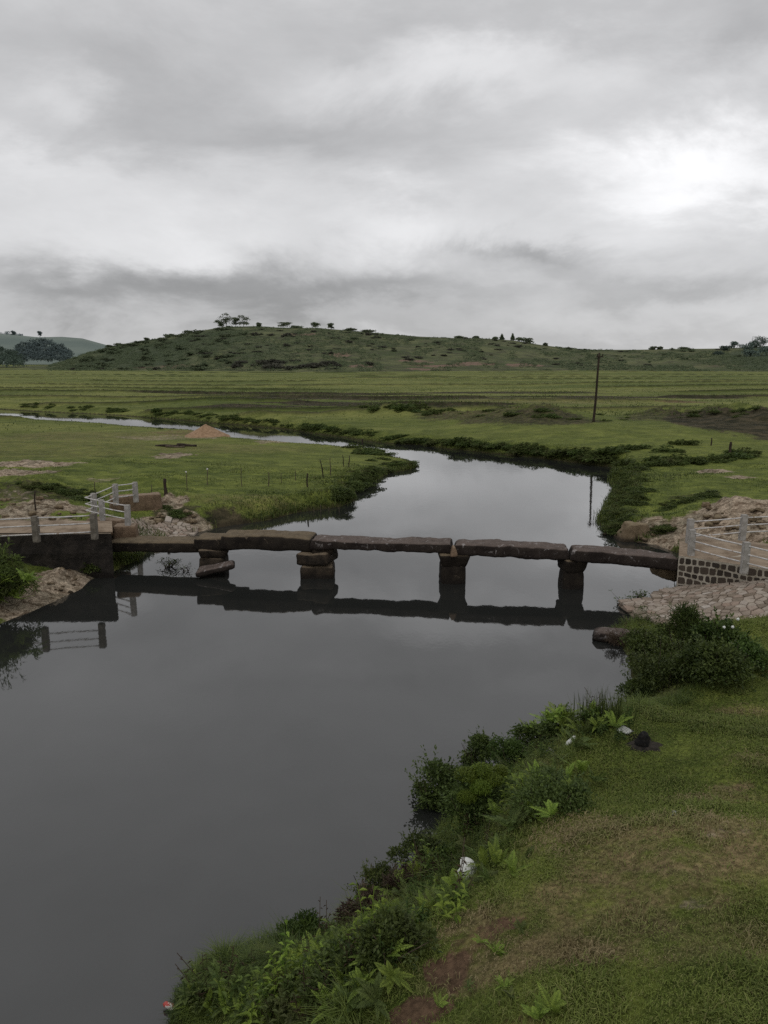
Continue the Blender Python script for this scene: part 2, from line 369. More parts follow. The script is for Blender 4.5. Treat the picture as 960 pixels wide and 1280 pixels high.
# ------------------------------------------------------------------ solids
def rock_mesh(name, size, mat, taper=(1, 1), r=.08, seg=(8, 6, 5), amp=.03, ns=1.5, seed=0, bend=0.0, fine=.3, warp=None, base_flat=False):
    """a worn block: box of the given size (metres) with rounded edges, taper towards the top and a rough skin"""
    a, b_, c = [x / 2 for x in size]
    bm = bmesh.new(); vm = {}
    def grid(n, m, fn):
        idx = [[None] * (m + 1) for _ in range(n + 1)]
        for i in range(n + 1):
            for j in range(m + 1):
                p = fn(-1 + 2 * i / n, -1 + 2 * j / m); k = tuple(round(q, 4) for q in p)
                if k not in vm: vm[k] = bm.verts.new(p)
                idx[i][j] = vm[k]
        for i in range(n):
            for j in range(m): bm.faces.new((idx[i][j], idx[i + 1][j], idx[i + 1][j + 1], idx[i][j + 1]))
    sx, sy, sz = seg
    for s in (-1, 1):
        grid(sx, sy, lambda u, v, s=s: (u, v, s)); grid(sx, sz, lambda u, v, s=s: (u, s, v)); grid(sy, sz, lambda u, v, s=s: (s, u, v))
    bmesh.ops.recalc_face_normals(bm, faces=bm.faces[:])
    r = min(r, a * .98, b_ * .98, c * .98)
    off = Vector((seed * 13.7, seed * 7.3, seed * 3.1))
    for v in bm.verts:
        p = Vector((v.co.x * a, v.co.y * b_, v.co.z * c))
        q = Vector((max(-(a - r), min(a - r, p.x)), max(-(b_ - r), min(b_ - r, p.y)), max(-(c - r), min(c - r, p.z))))
        d = p - q
        if d.length > 1e-6: p = q + d.normalized() * r
        t = (p.z + c) / (2 * c); k = taper[0] + (taper[1] - taper[0]) * t
        p.x *= k; p.y *= k
        p.z += bend * (1 - (p.x / a)**2)
        n = Vector((p.x / a, p.y / b_, p.z / c)).normalized()
        g = mnoise.fractal(p * ns + off, 1.0, 2.0, 4); g2 = mnoise.fractal(p * ns * 4 + off, 1.0, 2.0, 3); g2 = g2 - .9 * max(0, mnoise.noise(p * ns * 2.2 - off) - .25) * 2
        p += n * (amp * g + amp * fine * g2)
        if warp: p = warp(p)
        v.co = p
    me = bpy.data.meshes.new(name); bm.to_mesh(me); bm.free(); me.materials.append(mat)
    me.polygons.foreach_set('use_smooth', [True] * len(me.polygons))
    return me
def box_bm(bm, c, s, rz=0.0):
    m = Matrix.Translation(c) @ Matrix.Rotation(rz, 4, 'Z') @ Matrix.Diagonal((*s, 1))
    return bmesh.ops.create_cube(bm, size=1, matrix=m)['verts']
def tube_bm(bm, pts, rad, seg=8):
    """tube along points with a radius per point"""
    pts = [Vector(p) for p in pts]
    if not hasattr(rad, '__len__'): rad = [rad] * len(pts)
    rings = []
    for i, p in enumerate(pts):
        t = (pts[min(i + 1, len(pts) - 1)] - pts[max(i - 1, 0)]).normalized()
        u = t.orthogonal().normalized() if i == 0 else (u - t * u.dot(t)).normalized()
        w = t.cross(u)
        rings.append([bm.verts.new(p + (u * math.cos(k * 2 * math.pi / seg) + w * math.sin(k * 2 * math.pi / seg)) * rad[i]) for k in range(seg)])
    for a, b_ in zip(rings, rings[1:]):
        for k in range(seg): bm.faces.new((a[k], a[(k + 1) % seg], b_[(k + 1) % seg], b_[k]))
    bm.faces.new(list(reversed(rings[0]))); bm.faces.new(rings[-1])
def bm_obj(name, bm, mat, parent=None, smooth=False, loc=None, bevel=0.0):
    if bevel: bmesh.ops.bevel(bm, geom=bm.edges[:], offset=bevel, segments=2, affect='EDGES')
    bmesh.ops.recalc_face_normals(bm, faces=bm.faces[:])
    me = bpy.data.meshes.new(name); bm.to_mesh(me); bm.free()
    me.materials.append(mat)
    if smooth: me.polygons.foreach_set('use_smooth', [True] * len(me.polygons))
    return obj(name, me, parent, loc)

# materials: worn stone with top light painted in: pale upward faces (plus lichen), near black sides; wet waterline
def stone_mat(name, dark, mid, top, lich=None, scale=2.0, topk=.9, wet=True):
    m, N, b = new_mat(name, .88, .2)
    v = N.objc(); P = N.pos()
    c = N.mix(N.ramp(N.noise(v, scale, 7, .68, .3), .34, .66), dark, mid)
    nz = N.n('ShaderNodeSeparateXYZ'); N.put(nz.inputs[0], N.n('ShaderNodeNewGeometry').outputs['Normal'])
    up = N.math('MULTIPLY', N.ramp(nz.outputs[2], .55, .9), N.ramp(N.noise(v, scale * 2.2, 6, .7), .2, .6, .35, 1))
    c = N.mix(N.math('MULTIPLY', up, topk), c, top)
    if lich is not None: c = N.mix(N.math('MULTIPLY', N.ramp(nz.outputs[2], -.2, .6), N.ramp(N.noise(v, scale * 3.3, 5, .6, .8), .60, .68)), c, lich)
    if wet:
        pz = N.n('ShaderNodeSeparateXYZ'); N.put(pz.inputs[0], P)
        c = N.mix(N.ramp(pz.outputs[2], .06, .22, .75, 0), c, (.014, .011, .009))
    N.put(b.inputs['Base Color'], c)
    N.put(b.inputs['Normal'], N.bump(N.noise(v, scale * 4, 10, .78), 1.0, .06))
    return m
M = {}
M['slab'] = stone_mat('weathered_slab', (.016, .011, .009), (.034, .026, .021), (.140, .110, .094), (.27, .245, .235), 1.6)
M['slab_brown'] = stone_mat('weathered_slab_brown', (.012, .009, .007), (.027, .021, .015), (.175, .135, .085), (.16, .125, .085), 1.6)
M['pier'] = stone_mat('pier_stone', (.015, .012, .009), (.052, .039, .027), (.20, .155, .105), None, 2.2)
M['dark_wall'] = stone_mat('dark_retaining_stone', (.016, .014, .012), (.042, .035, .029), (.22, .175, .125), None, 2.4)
M['block'] = stone_mat('brown_block', (.115, .078, .050), (.21, .145, .095), (.28, .21, .15), None, 2.6, wet=False)
M['rock'] = stone_mat('tan_rock', (.10, .072, .042), (.20, .15, .095), (.24, .19, .12), None, 1.4)
M['concrete'] = noisy('post_concrete', (.25, .235, .21), (.39, .37, .345), 5, (.19, .17, .14), .9, .35, .01)
M['concrete_brown'] = noisy('post_concrete_stained', (.10, .088, .07), (.19, .17, .14), 5, (.07, .06, .045), .9, .35, .01)
M['pipe'] = noisy('painted_pipe', (.40, .38, .36), (.58, .56, .54), 6, (.30, .22, .16), .55, .15, .004, spec=.4)
M['earth'] = noisy('packed_earth', (.17, .125, .085), (.30, .235, .17), 1.6, (.12, .095, .06), .95, .7, .03)
M['wood_dark'] = noisy('dark_wood', (.018, .013, .010), (.050, .036, .026), 3, None, .85, .7, .015, (1, 1, .15))
M['stick'] = noisy('grey_stick', (.05, .040, .028), (.12, .095, .068), 6, None, .9, .6, .01, (1, 1, .2))

# ------------------------------------------------------------------ the slab bridge
bridge = empty('stone_bridge', (0, 26.5, 0), 'dark megalithic footbridge of long stone slabs on stacked stone piers crossing the river', 'bridge')
def bridge_slab(name, pl, pr, zl, zr, thick, width, mat, seed, bend=0.0, amp=.035, n=(34, 7, 6), r=.13, twist=0.0):
    """pl, pr: picture x of both ends and distance of the front edge; z of the top at both ends"""
    (xl, yl), (xr, yr) = pl, pr
    c0, c1 = Vector((at_y(xl, 680, yl)[0], yl + width / 2, zl - thick / 2)), Vector((at_y(xr, 680, yr)[0], yr + width / 2, zr - thick / 2))
    L = (c1 - c0).length
    me = rock_mesh(name, (L - .05, width, thick), mat, (1.02, .96), r * .7, n, amp * 1.7, 1.0, seed, bend, .45)
    o = obj('slab', me, bridge); o.location = (c0 + c1) / 2 - Vector(bridge.location)
    o.rotation_euler = (c1 - c0).to_track_quat('X', 'Z').to_euler()
    return o
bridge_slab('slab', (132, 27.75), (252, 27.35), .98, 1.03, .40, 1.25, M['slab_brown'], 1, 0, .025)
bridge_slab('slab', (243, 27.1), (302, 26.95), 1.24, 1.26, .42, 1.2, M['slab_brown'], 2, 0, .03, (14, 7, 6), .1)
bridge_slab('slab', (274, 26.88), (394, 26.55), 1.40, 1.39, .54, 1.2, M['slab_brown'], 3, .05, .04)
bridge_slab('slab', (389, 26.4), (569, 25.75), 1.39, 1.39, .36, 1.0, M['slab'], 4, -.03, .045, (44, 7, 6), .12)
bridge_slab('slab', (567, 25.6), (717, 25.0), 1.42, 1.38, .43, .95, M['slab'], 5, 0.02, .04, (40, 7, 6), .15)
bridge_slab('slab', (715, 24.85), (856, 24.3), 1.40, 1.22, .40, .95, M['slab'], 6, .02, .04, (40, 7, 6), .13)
def pier(px, yf, stones, mat=None):
    x = at_y(px, 700, yf)[0]
    p = obj('pier', rock_mesh('pier', stones[0][:3], mat or M['pier'], stones[0][4], stones[0][5], (10, 8, 8), stones[0][6], 1.6, px, 0), bridge)
    p.location = Vector((x, yf + stones[0][1] / 2, stones[0][3])) - Vector(bridge.location)
    for k, (sx, sy, sz, zc, tp, r, am, dx, dy, tilt) in enumerate(stones[1:]):
        q = obj('stone', rock_mesh('stone', (sx, sy, sz), mat or M['pier'], tp, r, (10, 8, 6), am, 1.8, px + 3 + k), p)
        q.location = (dx, dy, zc - stones[0][3]); q.rotation_euler = (R(tilt * .4), R(tilt), R(tilt * 4))
# lowest block first (size, centre height, taper, rounding, roughness); the rest lie on it
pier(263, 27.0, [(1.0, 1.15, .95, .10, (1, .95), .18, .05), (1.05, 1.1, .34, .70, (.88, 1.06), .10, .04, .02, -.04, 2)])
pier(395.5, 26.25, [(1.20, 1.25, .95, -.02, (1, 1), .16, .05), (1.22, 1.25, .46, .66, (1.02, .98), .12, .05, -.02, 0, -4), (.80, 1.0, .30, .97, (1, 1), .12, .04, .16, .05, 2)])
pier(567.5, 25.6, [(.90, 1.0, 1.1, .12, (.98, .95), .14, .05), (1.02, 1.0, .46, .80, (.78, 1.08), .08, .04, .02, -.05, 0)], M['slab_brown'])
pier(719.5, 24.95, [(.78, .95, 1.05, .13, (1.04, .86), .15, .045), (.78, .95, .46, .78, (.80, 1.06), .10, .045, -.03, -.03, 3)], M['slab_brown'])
# white droppings / lime patches and a mortar fillet where slabs meet
fil = obj('mortar_fillet', rock_mesh('mortar_fillet', (.16, .3, .34), M['block'], (1.9, .7), .06, (6, 5, 6), .03, 4, 9), bridge)
fil.location = Vector((at_y(568, 685, 25.5)[0], 25.68, 1.16)) - Vector(bridge.location)

def rock(name, loc, size, mat, label, seed, rot=(0, 0, 0), taper=(1, .8), r=None, amp=.08, cat='rock', seg=(12, 10, 8)):
    o = obj(name, rock_mesh(name, size, mat, taper, r or min(size) * .3, seg, amp, 1.5 / max(size) * 1.6, seed), None, loc)
    o.rotation_euler = [R(a) for a in rot]
    return tag(o, label, cat)
p = at_y(272, 706, 26.7)
rock('fallen_slab', (p[0] - .05, 26.55, .30), (1.45, .65, .22), M['slab'], 'fallen stone slab tilted against the leftmost bridge pier', 21, (4, -13, 6), (1, .9), .10, .05)
p = at_y(835, 717, 24.9)
rock('wedge_rock', (p[0], 25.1, .62), (1.15, 1.0, .52), M['rock'], 'tan stone jutting from the masonry wall under the right end of the bridge', 22, (0, 16, 10), (.6, 1), .12, .06)
g = on_ground(795, 672)
rock('river_boulder', (g[0], g[1] + .3, .30), (1.5, 1.1, .85), M['rock'], 'flat faced tan boulder at the waterline of the right bank behind the bridge', 23, (6, 3, 12), (1, .55), .10, .10)
p = at(783, 794, .1)
rock('brown_ledge', (p[0], p[1], .08), (1.9, .9, .24), M['slab'], 'low dark brown ledge reaching into the water below the pale stone slope', 24, (0, 4, -14), (1, .8), .1, .1)

# ------------------------------------------------------------------ masonry
def convex_clip(poly, px, py, nx, ny):
    out = []
    for i in range(len(poly)):
        a, c = poly[i], poly[(i + 1) % len(poly)]
        da, dc = (a[0] - px) * nx + (a[1] - py) * ny, (c[0] - px) * nx + (c[1] - py) * ny
        if da <= 0: out.append(a)
        if da * dc < 0:
            t = da / (da - dc); out.append((a[0] + (c[0] - a[0]) * t, a[1] + (c[1] - a[1]) * t))
    return out
def cells(pts, bound, rad, gap):
    out = []
    for i, (x, y) in enumerate(pts):
        poly = list(bound(x, y))
        for j, (u, v) in enumerate(pts):
            if i == j or abs(u - x) > rad or abs(v - y) > rad: continue
            dx, dy = u - x, v - y; L = math.hypot(dx, dy) + 1e-9
            poly = convex_clip(poly, x + dx / 2 - dx / L * gap, y + dy / 2 - dy / L * gap, dx, dy)
            if len(poly) < 3: break
        out.append(poly)
    return out
def stones_mesh(name, pts, tofn, polys, lift, rng):
    """stones standing out of a bed: each cell becomes a raised, slightly domed and tilted block; pale/dark varies per stone"""
    V, Fc, T = [], [], []
    for (x, y), poly in zip(pts, polys):
        if len(poly) < 3: continue
        h = lift * rng.uniform(.55, 1.3); t = rng.random(); tx, ty = rng.uniform(-.10, .10), rng.uniform(-.10, .10)
        cx = sum(q[0] for q in poly) / len(poly); cy = sum(q[1] for q in poly) / len(poly)
        n = len(poly); b0 = len(V)
        for k, sc in ((-.05, 1.0), (h * .7, .97), (h, .84)):
            for q in poly:
                u, v = cx + (q[0] - cx) * sc, cy + (q[1] - cy) * sc
                V.append(tofn(u, v, k + ((u - cx) * tx + (v - cy) * ty if k > 0 else 0))); T.append(t)
        for s in (0, 1):
            for k in range(n):
                a, c = b0 + s * n + k, b0 + s * n + (k + 1) % n
                Fc.append([a, c, c + n, a + n])
        Fc.append([b0 + 2 * n + k for k in range(n)])
    return V, Fc, T
def tinted(name, cols, scale=6, bump=.6, wetz=None):
    m, N, b = new_mat(name, .9, .2)
    t = N.attr('tint'); cr = N.n('ShaderNodeValToRGB'); N.put(cr.inputs[0], t)
    el_ = cr.color_ramp.elements
    while len(el_) < len(cols): el_.new(.5)
    for i, c in enumerate(cols): el_[i].position = i / (len(cols) - 1); el_[i].color = (*c, 1)
    P = N.pos()
    c = N.mix(1, cr.outputs[0], N.mix(N.noise(P, scale, 7, .7), (.55, .55, .55), (1.35, 1.35, 1.35)), 'MULTIPLY')
    N.put(b.inputs['Base Color'], c); N.put(b.inputs['Normal'], N.bump(N.noise(P, scale * 4, 7, .7), bump, .02))
    return m
M['pale_stone'] = tinted('pale_riprap_stone', [(.17, .135, .10), (.27, .22, .175), (.37, .32, .265), (.27, .20, .155), (.43, .385, .335)], 5)
M['dark_stone'] = tinted('dark_cut_stone', [(.030, .024, .019), (.055, .043, .034), (.075, .058, .044), (.042, .035, .029)], 5)
M['mortar'] = noisy('pale_mortar', (.30, .265, .21), (.42, .385, .32), 4, (.20, .17, .12), .95, .5, .015)
rng = random.Random(5)
# right abutment: front face from its river corner towards the viewer's right
A0 = Vector((at_y(848, 700, 24.25)[0], 24.25, 0)); A1 = Vector((at_y(966, 720, 22.35)[0], 22.35, 0)); A2 = A0 + (A1 - A0) * 2.2
fu = (A2 - A0).normalized(); fnrm = Vector((fu.y, -fu.x, 0))
WL = (A2 - A0).length; WT = 1.36
wall = empty('abutment_wall', A0, 'wall of dark square stones in pale mortar at the right end of the bridge', 'retaining wall')
bm = bmesh.new()
Bk = Vector((1.22, 3.1, 0)); inner = A2 + Vector((.2, 4.6, 0))
prof = [A0, A2, inner, A0 + Bk]
lo = [bm.verts.new(Vector((q.x, q.y, -.6)) - A0) for q in prof]; hi = [bm.verts.new(Vector((q.x, q.y, WT + (.1 if i in (1, 2) else 0))) - A0) for i, q in enumerate(prof)]
for k in range(4): bm.faces.new((lo[k], lo[(k + 1) % 4], hi[(k + 1) % 4], hi[k])).material_index = 1 if k == 3 else 0
bm.faces.new(hi)
o = bm_obj('mortar_core', bm, M['mortar'], wall); o.data.materials.append(M['dark_wall'])
rows, pts, polys = 7, [], []
def jit(k, a): return a * math.sin(k * 12.9898 + 4.1)
rz_ = [-.25 + (WT + .22) * r / rows for r in range(rows + 1)]
for rI in range(rows):
    x = .02; wv = []
    while x < WL: wv.append(x); x += rng.uniform(.17, .30)
    for x0, x1 in zip(wv, wv[1:]):
        g_ = .024; zf = lambda x, k: rz_[k] + (.035 * math.sin(x * 2.7 + k * 1.9) if 0 < k < rows else 0)
        c = [(x0 + g_ + rng.uniform(-.012, .012), zf(x0, rI) + g_), (x1 - g_ + rng.uniform(-.02, .02), zf(x1, rI) + g_), (x1 - g_ + rng.uniform(-.02, .02), zf(x1, rI + 1) - g_), (x0 + g_ + rng.uniform(-.02, .02), zf(x0, rI + 1) - g_)]
        q = []
        for i in range(4):                                     # knock the corners off
            a, b_, d_ = Vector(c[i - 1]), Vector(c[i]), Vector(c[(i + 1) % 4]); k1, k2 = rng.uniform(.08, .22), rng.uniform(.08, .22)
            q += [tuple(b_.lerp(a, k1)), tuple(b_.lerp(d_, k2))]
        polys.append(q); pts.append(((x0 + x1) / 2, (rz_[rI] + rz_[rI + 1]) / 2))
V, Fc, T = stones_mesh('wall_stone', pts, lambda u, v, k: tuple(fu * u + fnrm * (k * .55 + .004) + Vector((0, 0, v + .1 * u / WL * max(0, v) / WT))), polys, .03, rng)
obj('stone_facing', mesh_np('stone_facing', V, Fc, M['dark_stone'], T), wall)
# packed earth on top of the abutment
bm = bmesh.new(); gv = [[None] * 13 for _ in range(19)]
for i in range(19):
    for j in range(13):
        u, w = i / 18, j / 12
        q = (A0 * (1 - u) + A2 * u) * (1 - w) + ((A0 + Bk) * (1 - u) + inner * u) * w
        q = q + Vector((0, 0, 0)); edge = min(1, min(w, 1 - w) * 9)
        z = WT + .1 * u + .004 + edge * (.035 + .07 * mnoise.fractal(q * .9, 1, 2, 3)) if 0 < i < 18 else WT + .1 * u + .004
        gv[i][j] = bm.verts.new(Vector((q.x, q.y, max(z, WT + .1 * u + .004))) - A0)
for i in range(18):
    for j in range(12): bm.faces.new((gv[i][j], gv[i + 1][j], gv[i + 1][j + 1], gv[i][j + 1]))
bm_obj('earth_fill', bm, M['earth'], wall, True)

# stone pitching below the wall
S = [at(x, y, z) for x, y, z in ((843, 741, .06), (803, 763, .06), (794, 774, .08), (815, 787, .35), (872, 789, .78), (925, 776, 1.12), (1010, 768, 1.3))]
def pitch_h(x, y):
    # height over the wall foot: highest along the wall, falling to the waterline and towards the lawn
    v = Vector((x, y, 0)) - A0; u, w = v.dot(fu), v.dot(fnrm)
    top = .24 + .76 * min(1, max(0, u) / 2.7)
    dw = max(0, w); k = max(0.0, 1 - (dw / 4.2)**1.4)
    left = 1 - max(0, (-u + .15)) / 1.9
    dome = top * k * max(0, min(1, left + .25))
    return dome
pitch_outline = [(A0.x - 1.15, A0.y - 1.15), (A0.x - .75, A0.y - .35), (A0.x - .1, A0.y - .05)] + [tuple((A0 + fu * t - fnrm * .0)[:2]) for t in (.8, 2, 3.5)] + [tuple((A0 + fu * 3.9 + fnrm * 2.7)[:2]), tuple((A0 + fu * 2.3 + fnrm * 3.4)[:2]), tuple((A0 + fu * 1.0 + fnrm * 3.4)[:2]), tuple((A0 + fu * -.1 + fnrm * 2.9)[:2]), tuple((A0 + fu * -.95 + fnrm * 2.1)[:2])]
PO = np.array(pitch_outline)
bb0, bb1 = PO.min(0), PO.max(0)
pts = []
for _ in range(30000):
    x, y = rng.uniform(bb0[0], bb1[0]), rng.uniform(bb0[1], bb1[1])
    if all((x - a)**2 / 1.7 + (y - c)**2 > .0165 * (1 + .8 * ((i * 7919) % 10) / 10) for i, (a, c) in enumerate(pts)): pts.append((x, y))
    if len(pts) > 1150: break
pa = np.array(pts); ins = signed_dist(pa[:, 0], pa[:, 1], PO) < -.02
pts = [p for p, k in zip(pts, ins) if k]
polys = cells(pts, lambda x, y: [(x - .2, y - .2), (x + .2, y - .2), (x + .2, y + .2), (x - .2, y + .2)], .5, .011)
pitch = empty('stone_slope', (A0.x, A0.y, 0), 'bank facing of flat pale irregular stones below the dark masonry wall', 'stone slope')
OFF = np.array([A0.x, A0.y, 0])
V, Fc, T = stones_mesh('paving', pts, lambda u, v, k: (u - A0.x, v - A0.y, pitch_h(u, v) + .05 + k), polys, .035, rng)
obj('stone_facing', mesh_np('stone_facing', V, Fc, M['pale_stone'], T), pitch)
nx_, ny_ = 44, 34; V = []; keep = []
for j in range(ny_):
    for i in range(nx_):
        x = bb0[0] - .15 + (bb1[0] - bb0[0] + .3) * i / (nx_ - 1); y = bb0[1] - .15 + (bb1[1] - bb0[1] + .3) * j / (ny_ - 1)
        V.append((x, y, pitch_h(x, y) + .05))
Va = np.array(V); sd_ = signed_dist(Va[:, 0], Va[:, 1], PO); Va[:, 2] -= np.clip(sd_ * 2.0, 0, 1)
Fb = [[j * nx_ + i, j * nx_ + i + 1, (j + 1) * nx_ + i + 1, (j + 1) * nx_ + i] for j in range(ny_ - 1) for i in range(nx_ - 1) if min(sd_[j * nx_ + i], sd_[(j + 1) * nx_ + i + 1]) < .12]
obj('rubble_bed', mesh_np('rubble_bed', Va - OFF, Fb, noisy('pitching_bed', (.13, .10, .075), (.24, .19, .145), 5, None, .95, .8, .03), smooth=True), pitch)

# left abutment
L1 = Vector((at_y(139, 670, 26.35)[0], 26.35, 0)); L0 = L1 + Vector((-9, -.35, 0))
bm = bmesh.new(); base = (L0 + L1) / 2
lw = empty('retaining_wall', (L1.x, L1.y, 0), 'blackened stone retaining wall carrying the left approach to the bridge', 'retaining wall')
n = 60; rows = 9; grid_ = []
for i in range(n + 1):
    q = L0 + (L1 - L0) * (i / n); col_ = []
    for j in range(rows + 1):
        z = -.5 + (1.62 + .5) * j / rows
        dz = .05 * mnoise.fractal(Vector((q.x * 1.4, z * 2.2, 3)), 1, 2, 4)
        col_.append(bm.verts.new(Vector((q.x, q.y + dz + (.02 if j % 3 else -.01), z - (.03 * (n - i) / n if j == rows else 0))) - L1))
    grid_.append(col_)
for i in range(n):
    for j in range(rows): bm.faces.new((grid_[i][j], grid_[i + 1][j], grid_[i + 1][j + 1], grid_[i][j + 1]))
bl = [bm.verts.new(Vector((L0.x, L0.y + 2.6, z)) - L1) for z in (-.5, 1.55)]; br = [bm.verts.new(Vector((L1.x - .78, L1.y + 2.1, z)) - L1) for z in (-.5, 1.55)]
bm.faces.new([grid_[n][j] for j in range(rows + 1)] + [br[1], br[0]])
bm.faces.new([grid_[i][rows] for i in range(n + 1)] + [br[1], bl[1]])
bm_obj('stone_facing', bm, M['dark_wall'], lw)
bm = bmesh.new(); gv = []
for i in range(31):
    row = []
    for j in range(9):
        u, w = i / 30, j / 8
        q = (L0 * (1 - u) + L1 * u) + Vector((0, .16 + w * (2.5 - .55 * u), 0)) + Vector((-.36 * w * (2.5 - .55 * u) * u, 0, 0))
        row.append(bm.verts.new(Vector((q.x, q.y, 1.635 + (.05 + .06 * mnoise.fractal(q, 1, 2, 3)) * min(1, min(w, 1 - w) * 5) * (i < 30))) - L1))
    gv.append(row)
for i in range(30):
    for j in range(8): bm.faces.new((gv[i][j], gv[i + 1][j], gv[i + 1][j + 1], gv[i][j + 1]))
bm_obj('earth_fill', bm, M['earth'], lw, True)

# ------------------------------------------------------------------ railings
def railing(posts, pmat, label, ph=.84, w=.17, ends=(None, None), rails=(.76, .50, .24), wob=0.0):
    """posts: foot points; rails pass through the posts; ends: extra foot points the rails run on to"""
    r0 = Vector(posts[0]); root = empty('railing', r0, label, 'railing')
    for p in posts:
        bm = bmesh.new(); hh = ph + rng.uniform(-.02, .02)
        box_bm(bm, (0, 0, hh / 2 - .05), (w, w, hh + .1))
        o = bm_obj('post', bm, pmat, root, bevel=.012); o.location = Vector(p) - r0; o.rotation_euler = (R(rng.uniform(-1.2, 1.2)), R(rng.uniform(-1.2, 1.2)), R(rng.uniform(-4, 4)))
    line = ([ends[0]] if ends[0] is not None else []) + list(posts) + ([ends[1]] if ends[1] is not None else [])
    for z in rails:
        bm = bmesh.new(); pl_ = []
        for a, c in zip(line, line[1:]):
            a, c = Vector(a), Vector(c)
            for k in range(5):
                t = k / 5; pl_.append(a + (c - a) * t + Vector((rng.uniform(-wob, wob), 0, z + rng.uniform(-wob, wob) - .012 * math.sin(math.pi * t))) - r0)
        pl_.append(Vector(line[-1]) + Vector((0, 0, z)) - r0)
        tube_bm(bm, pl_, .024, 7); bm_obj('rail', bm, M['pipe'], root, True)
    return root
def P3(px, py, z): return Vector(at(px, py, z))
railing([P3(46, 674, 1.62), P3(118.5, 670.5, 1.62)], M['concrete_brown'], 'brown stained concrete post railing on top of the dark left retaining wall', .80, .2, (P3(-75, 679, 1.62), None), (.74, .47, .17), .004)
railing([P3(128.5, 650, 1.42), P3(160, 656.5, 1.42)], M['concrete'], 'pale short railing whose right post stands on a brown block at the left bridge end', .80, .19, (P3(108, 645, 1.42), None))
railing([P3(118, 641, 1.42), P3(145, 628.5, 1.5), P3(170, 625, 1.42)], M['concrete'], 'three post pale railing climbing to the right on the low brown wall', .82, .2, (P3(108, 645, 1.42), None))
railing([P3(863.5, 694.5, 1.37), P3(930, 713, 1.44)], M['concrete'], 'pale concrete post railing along the edge of the masonry wall, with sloping pipes', .86, .19, (None, P3(1010, 733, 1.46)))
railing([Vector(at_y(861, 680, 25.9)) * Vector((1, 1, 0)) + Vector((0, 0, 1.38)), Vector(at_y(927, 676, 26.4)) * Vector((1, 1, 0)) + Vector((0, 0, 1.42)), Vector(at_y(1000, 676, 26.8)) * Vector((1, 1, 0)) + Vector((0, 0, 1.45))], M['concrete'], 'pale post railing on the far side of the right approach before bare sand', .87, .2)
# blocks under the left railings
def block(name, px, py, z0, size, label, seed, rz=0, mat=None, amp=.025):
    q = at(px, py, z0); o = obj(name, rock_mesh(name, size, mat or M['block'], (1.03, .97), .05, (12, 8, 6), amp, 2.2, seed), None, (q[0], q[1], z0 + size[2] / 2 - .1))
    o.rotation_euler = (0, 0, R(rz)); return tag(o, label, 'stone block')
block('stone_block', 158, 672, .9, (.85, .7, .62), 'squared brown stone block under the pale railing post at the left bridge end', 31, 8)
block('stone_block', 134, 664, .9, (1.5, .6, .62), 'long low brown stone block beside the post block at the left bridge end', 32, -12)
q0, q1 = P3(140, 640, 1.0), P3(178, 645, .8)
w_ = q1 - q0
o = obj('low_wall', rock_mesh('low_wall', (2.3, .75, 1.0), M['block'], (1.04, .98), .06, (16, 8, 8), .04, 1.6, 33), None, P3(160, 642, .75) + Vector((.0, 1.2, .17)))
o.rotation_euler = (0, 0, R(25)); tag(o, 'low brown stone wall under the three post pale railing', 'wall')

# ------------------------------------------------------------------ utility pole
pb = on_ground(741.5, 527.5)
pole = empty('utility_pole', (pb[0], pb[1], pb[2]), 'tall dark wooden pole standing alone on the far bank', 'pole')
bm = bmesh.new(); lean = (745 - 741.5) / F * pb[1]
ptop = at_y(745, 441, pb[1])[2] - pb[2]
tube_bm(bm, [(lean * t + .03 * math.sin(5 * t), .0, -.3 + (ptop + .3) * t) for t in np.linspace(0, 1, 12)], list(np.linspace(.125, .085, 12)), 10)
bm_obj('shaft', bm, M['wood_dark'], pole, True)
bm = bmesh.new(); box_bm(bm, (lean * .97, -.14, ptop - .35), (.62, .09, .11)); bm_obj('crossarm', bm, M['wood_dark'], pole)
for s_ in (-.24, .24):
    bm = bmesh.new(); tube_bm(bm, [(lean + s_, -.14, ptop - .3), (lean + s_, -.14, ptop - .2), (lean + s_, -.14, ptop - .16), (lean + s_, -.14, ptop - .08)], [.03, .05, .035, .04], 8); bm_obj('insulator', bm, M['wood_dark'], pole, True)

# ------------------------------------------------------------------ fence posts and sticks on the banks
def post(px, py, hpx, rad, label, lean=0, mat=None, group=None, name='fence_post', cap=False, sink=.2, z=None):
    g = on_ground(px, py) if z is None else at(px, py, z); hh = hpx / F * math.hypot(g[1], H - g[2]) * 1.03
    bm = bmesh.new(); dx = math.tan(R(lean)) * hh
    tube_bm(bm, [(dx * t + min(rad * .5, .014) * math.sin(7 * t + px), min(rad * .4, .012) * math.cos(5 * t + px), -sink + (hh + sink) * t) for t in np.linspace(0, 1, 7)], [rad * (1.1 - .3 * t + .1 * math.sin(9 * t + px)) for t in np.linspace(0, 1, 7)], 8)
    o = bm_obj(name, bm, mat or M['stick'], None, True, g)
    if cap:
        bm = bmesh.new(); bmesh.ops.create_uvsphere(bm, u_segments=8, v_segments=6, radius=rad * 2.2, matrix=Matrix.Translation((dx, 0, hh)))
        bm_obj('cap', bm, M['pipe'], o, True)
    return tag(o, label, 'fence post', group)
gp = 'weathered fence posts on the grassy spit'
post(207, 617, 18, .085, 'thick dark squat post on grass above the pale sand mound at left', 0, M['wood_dark'], gp)
post(234.5, 613, 22, .022, 'thin stake with a pale tip, left one of two, on the grassy spit', -2, None, gp, 'stake', True)
post(259, 606, 19, .025, 'thin stake with a pale tip, right one of two, on the grassy spit', 3, None, gp, 'stake', True)
post(302, 608, 23, .022, 'slim bare stake in mid spit, between two pale tipped stakes and the leaning one', 0, None, gp, 'stake')
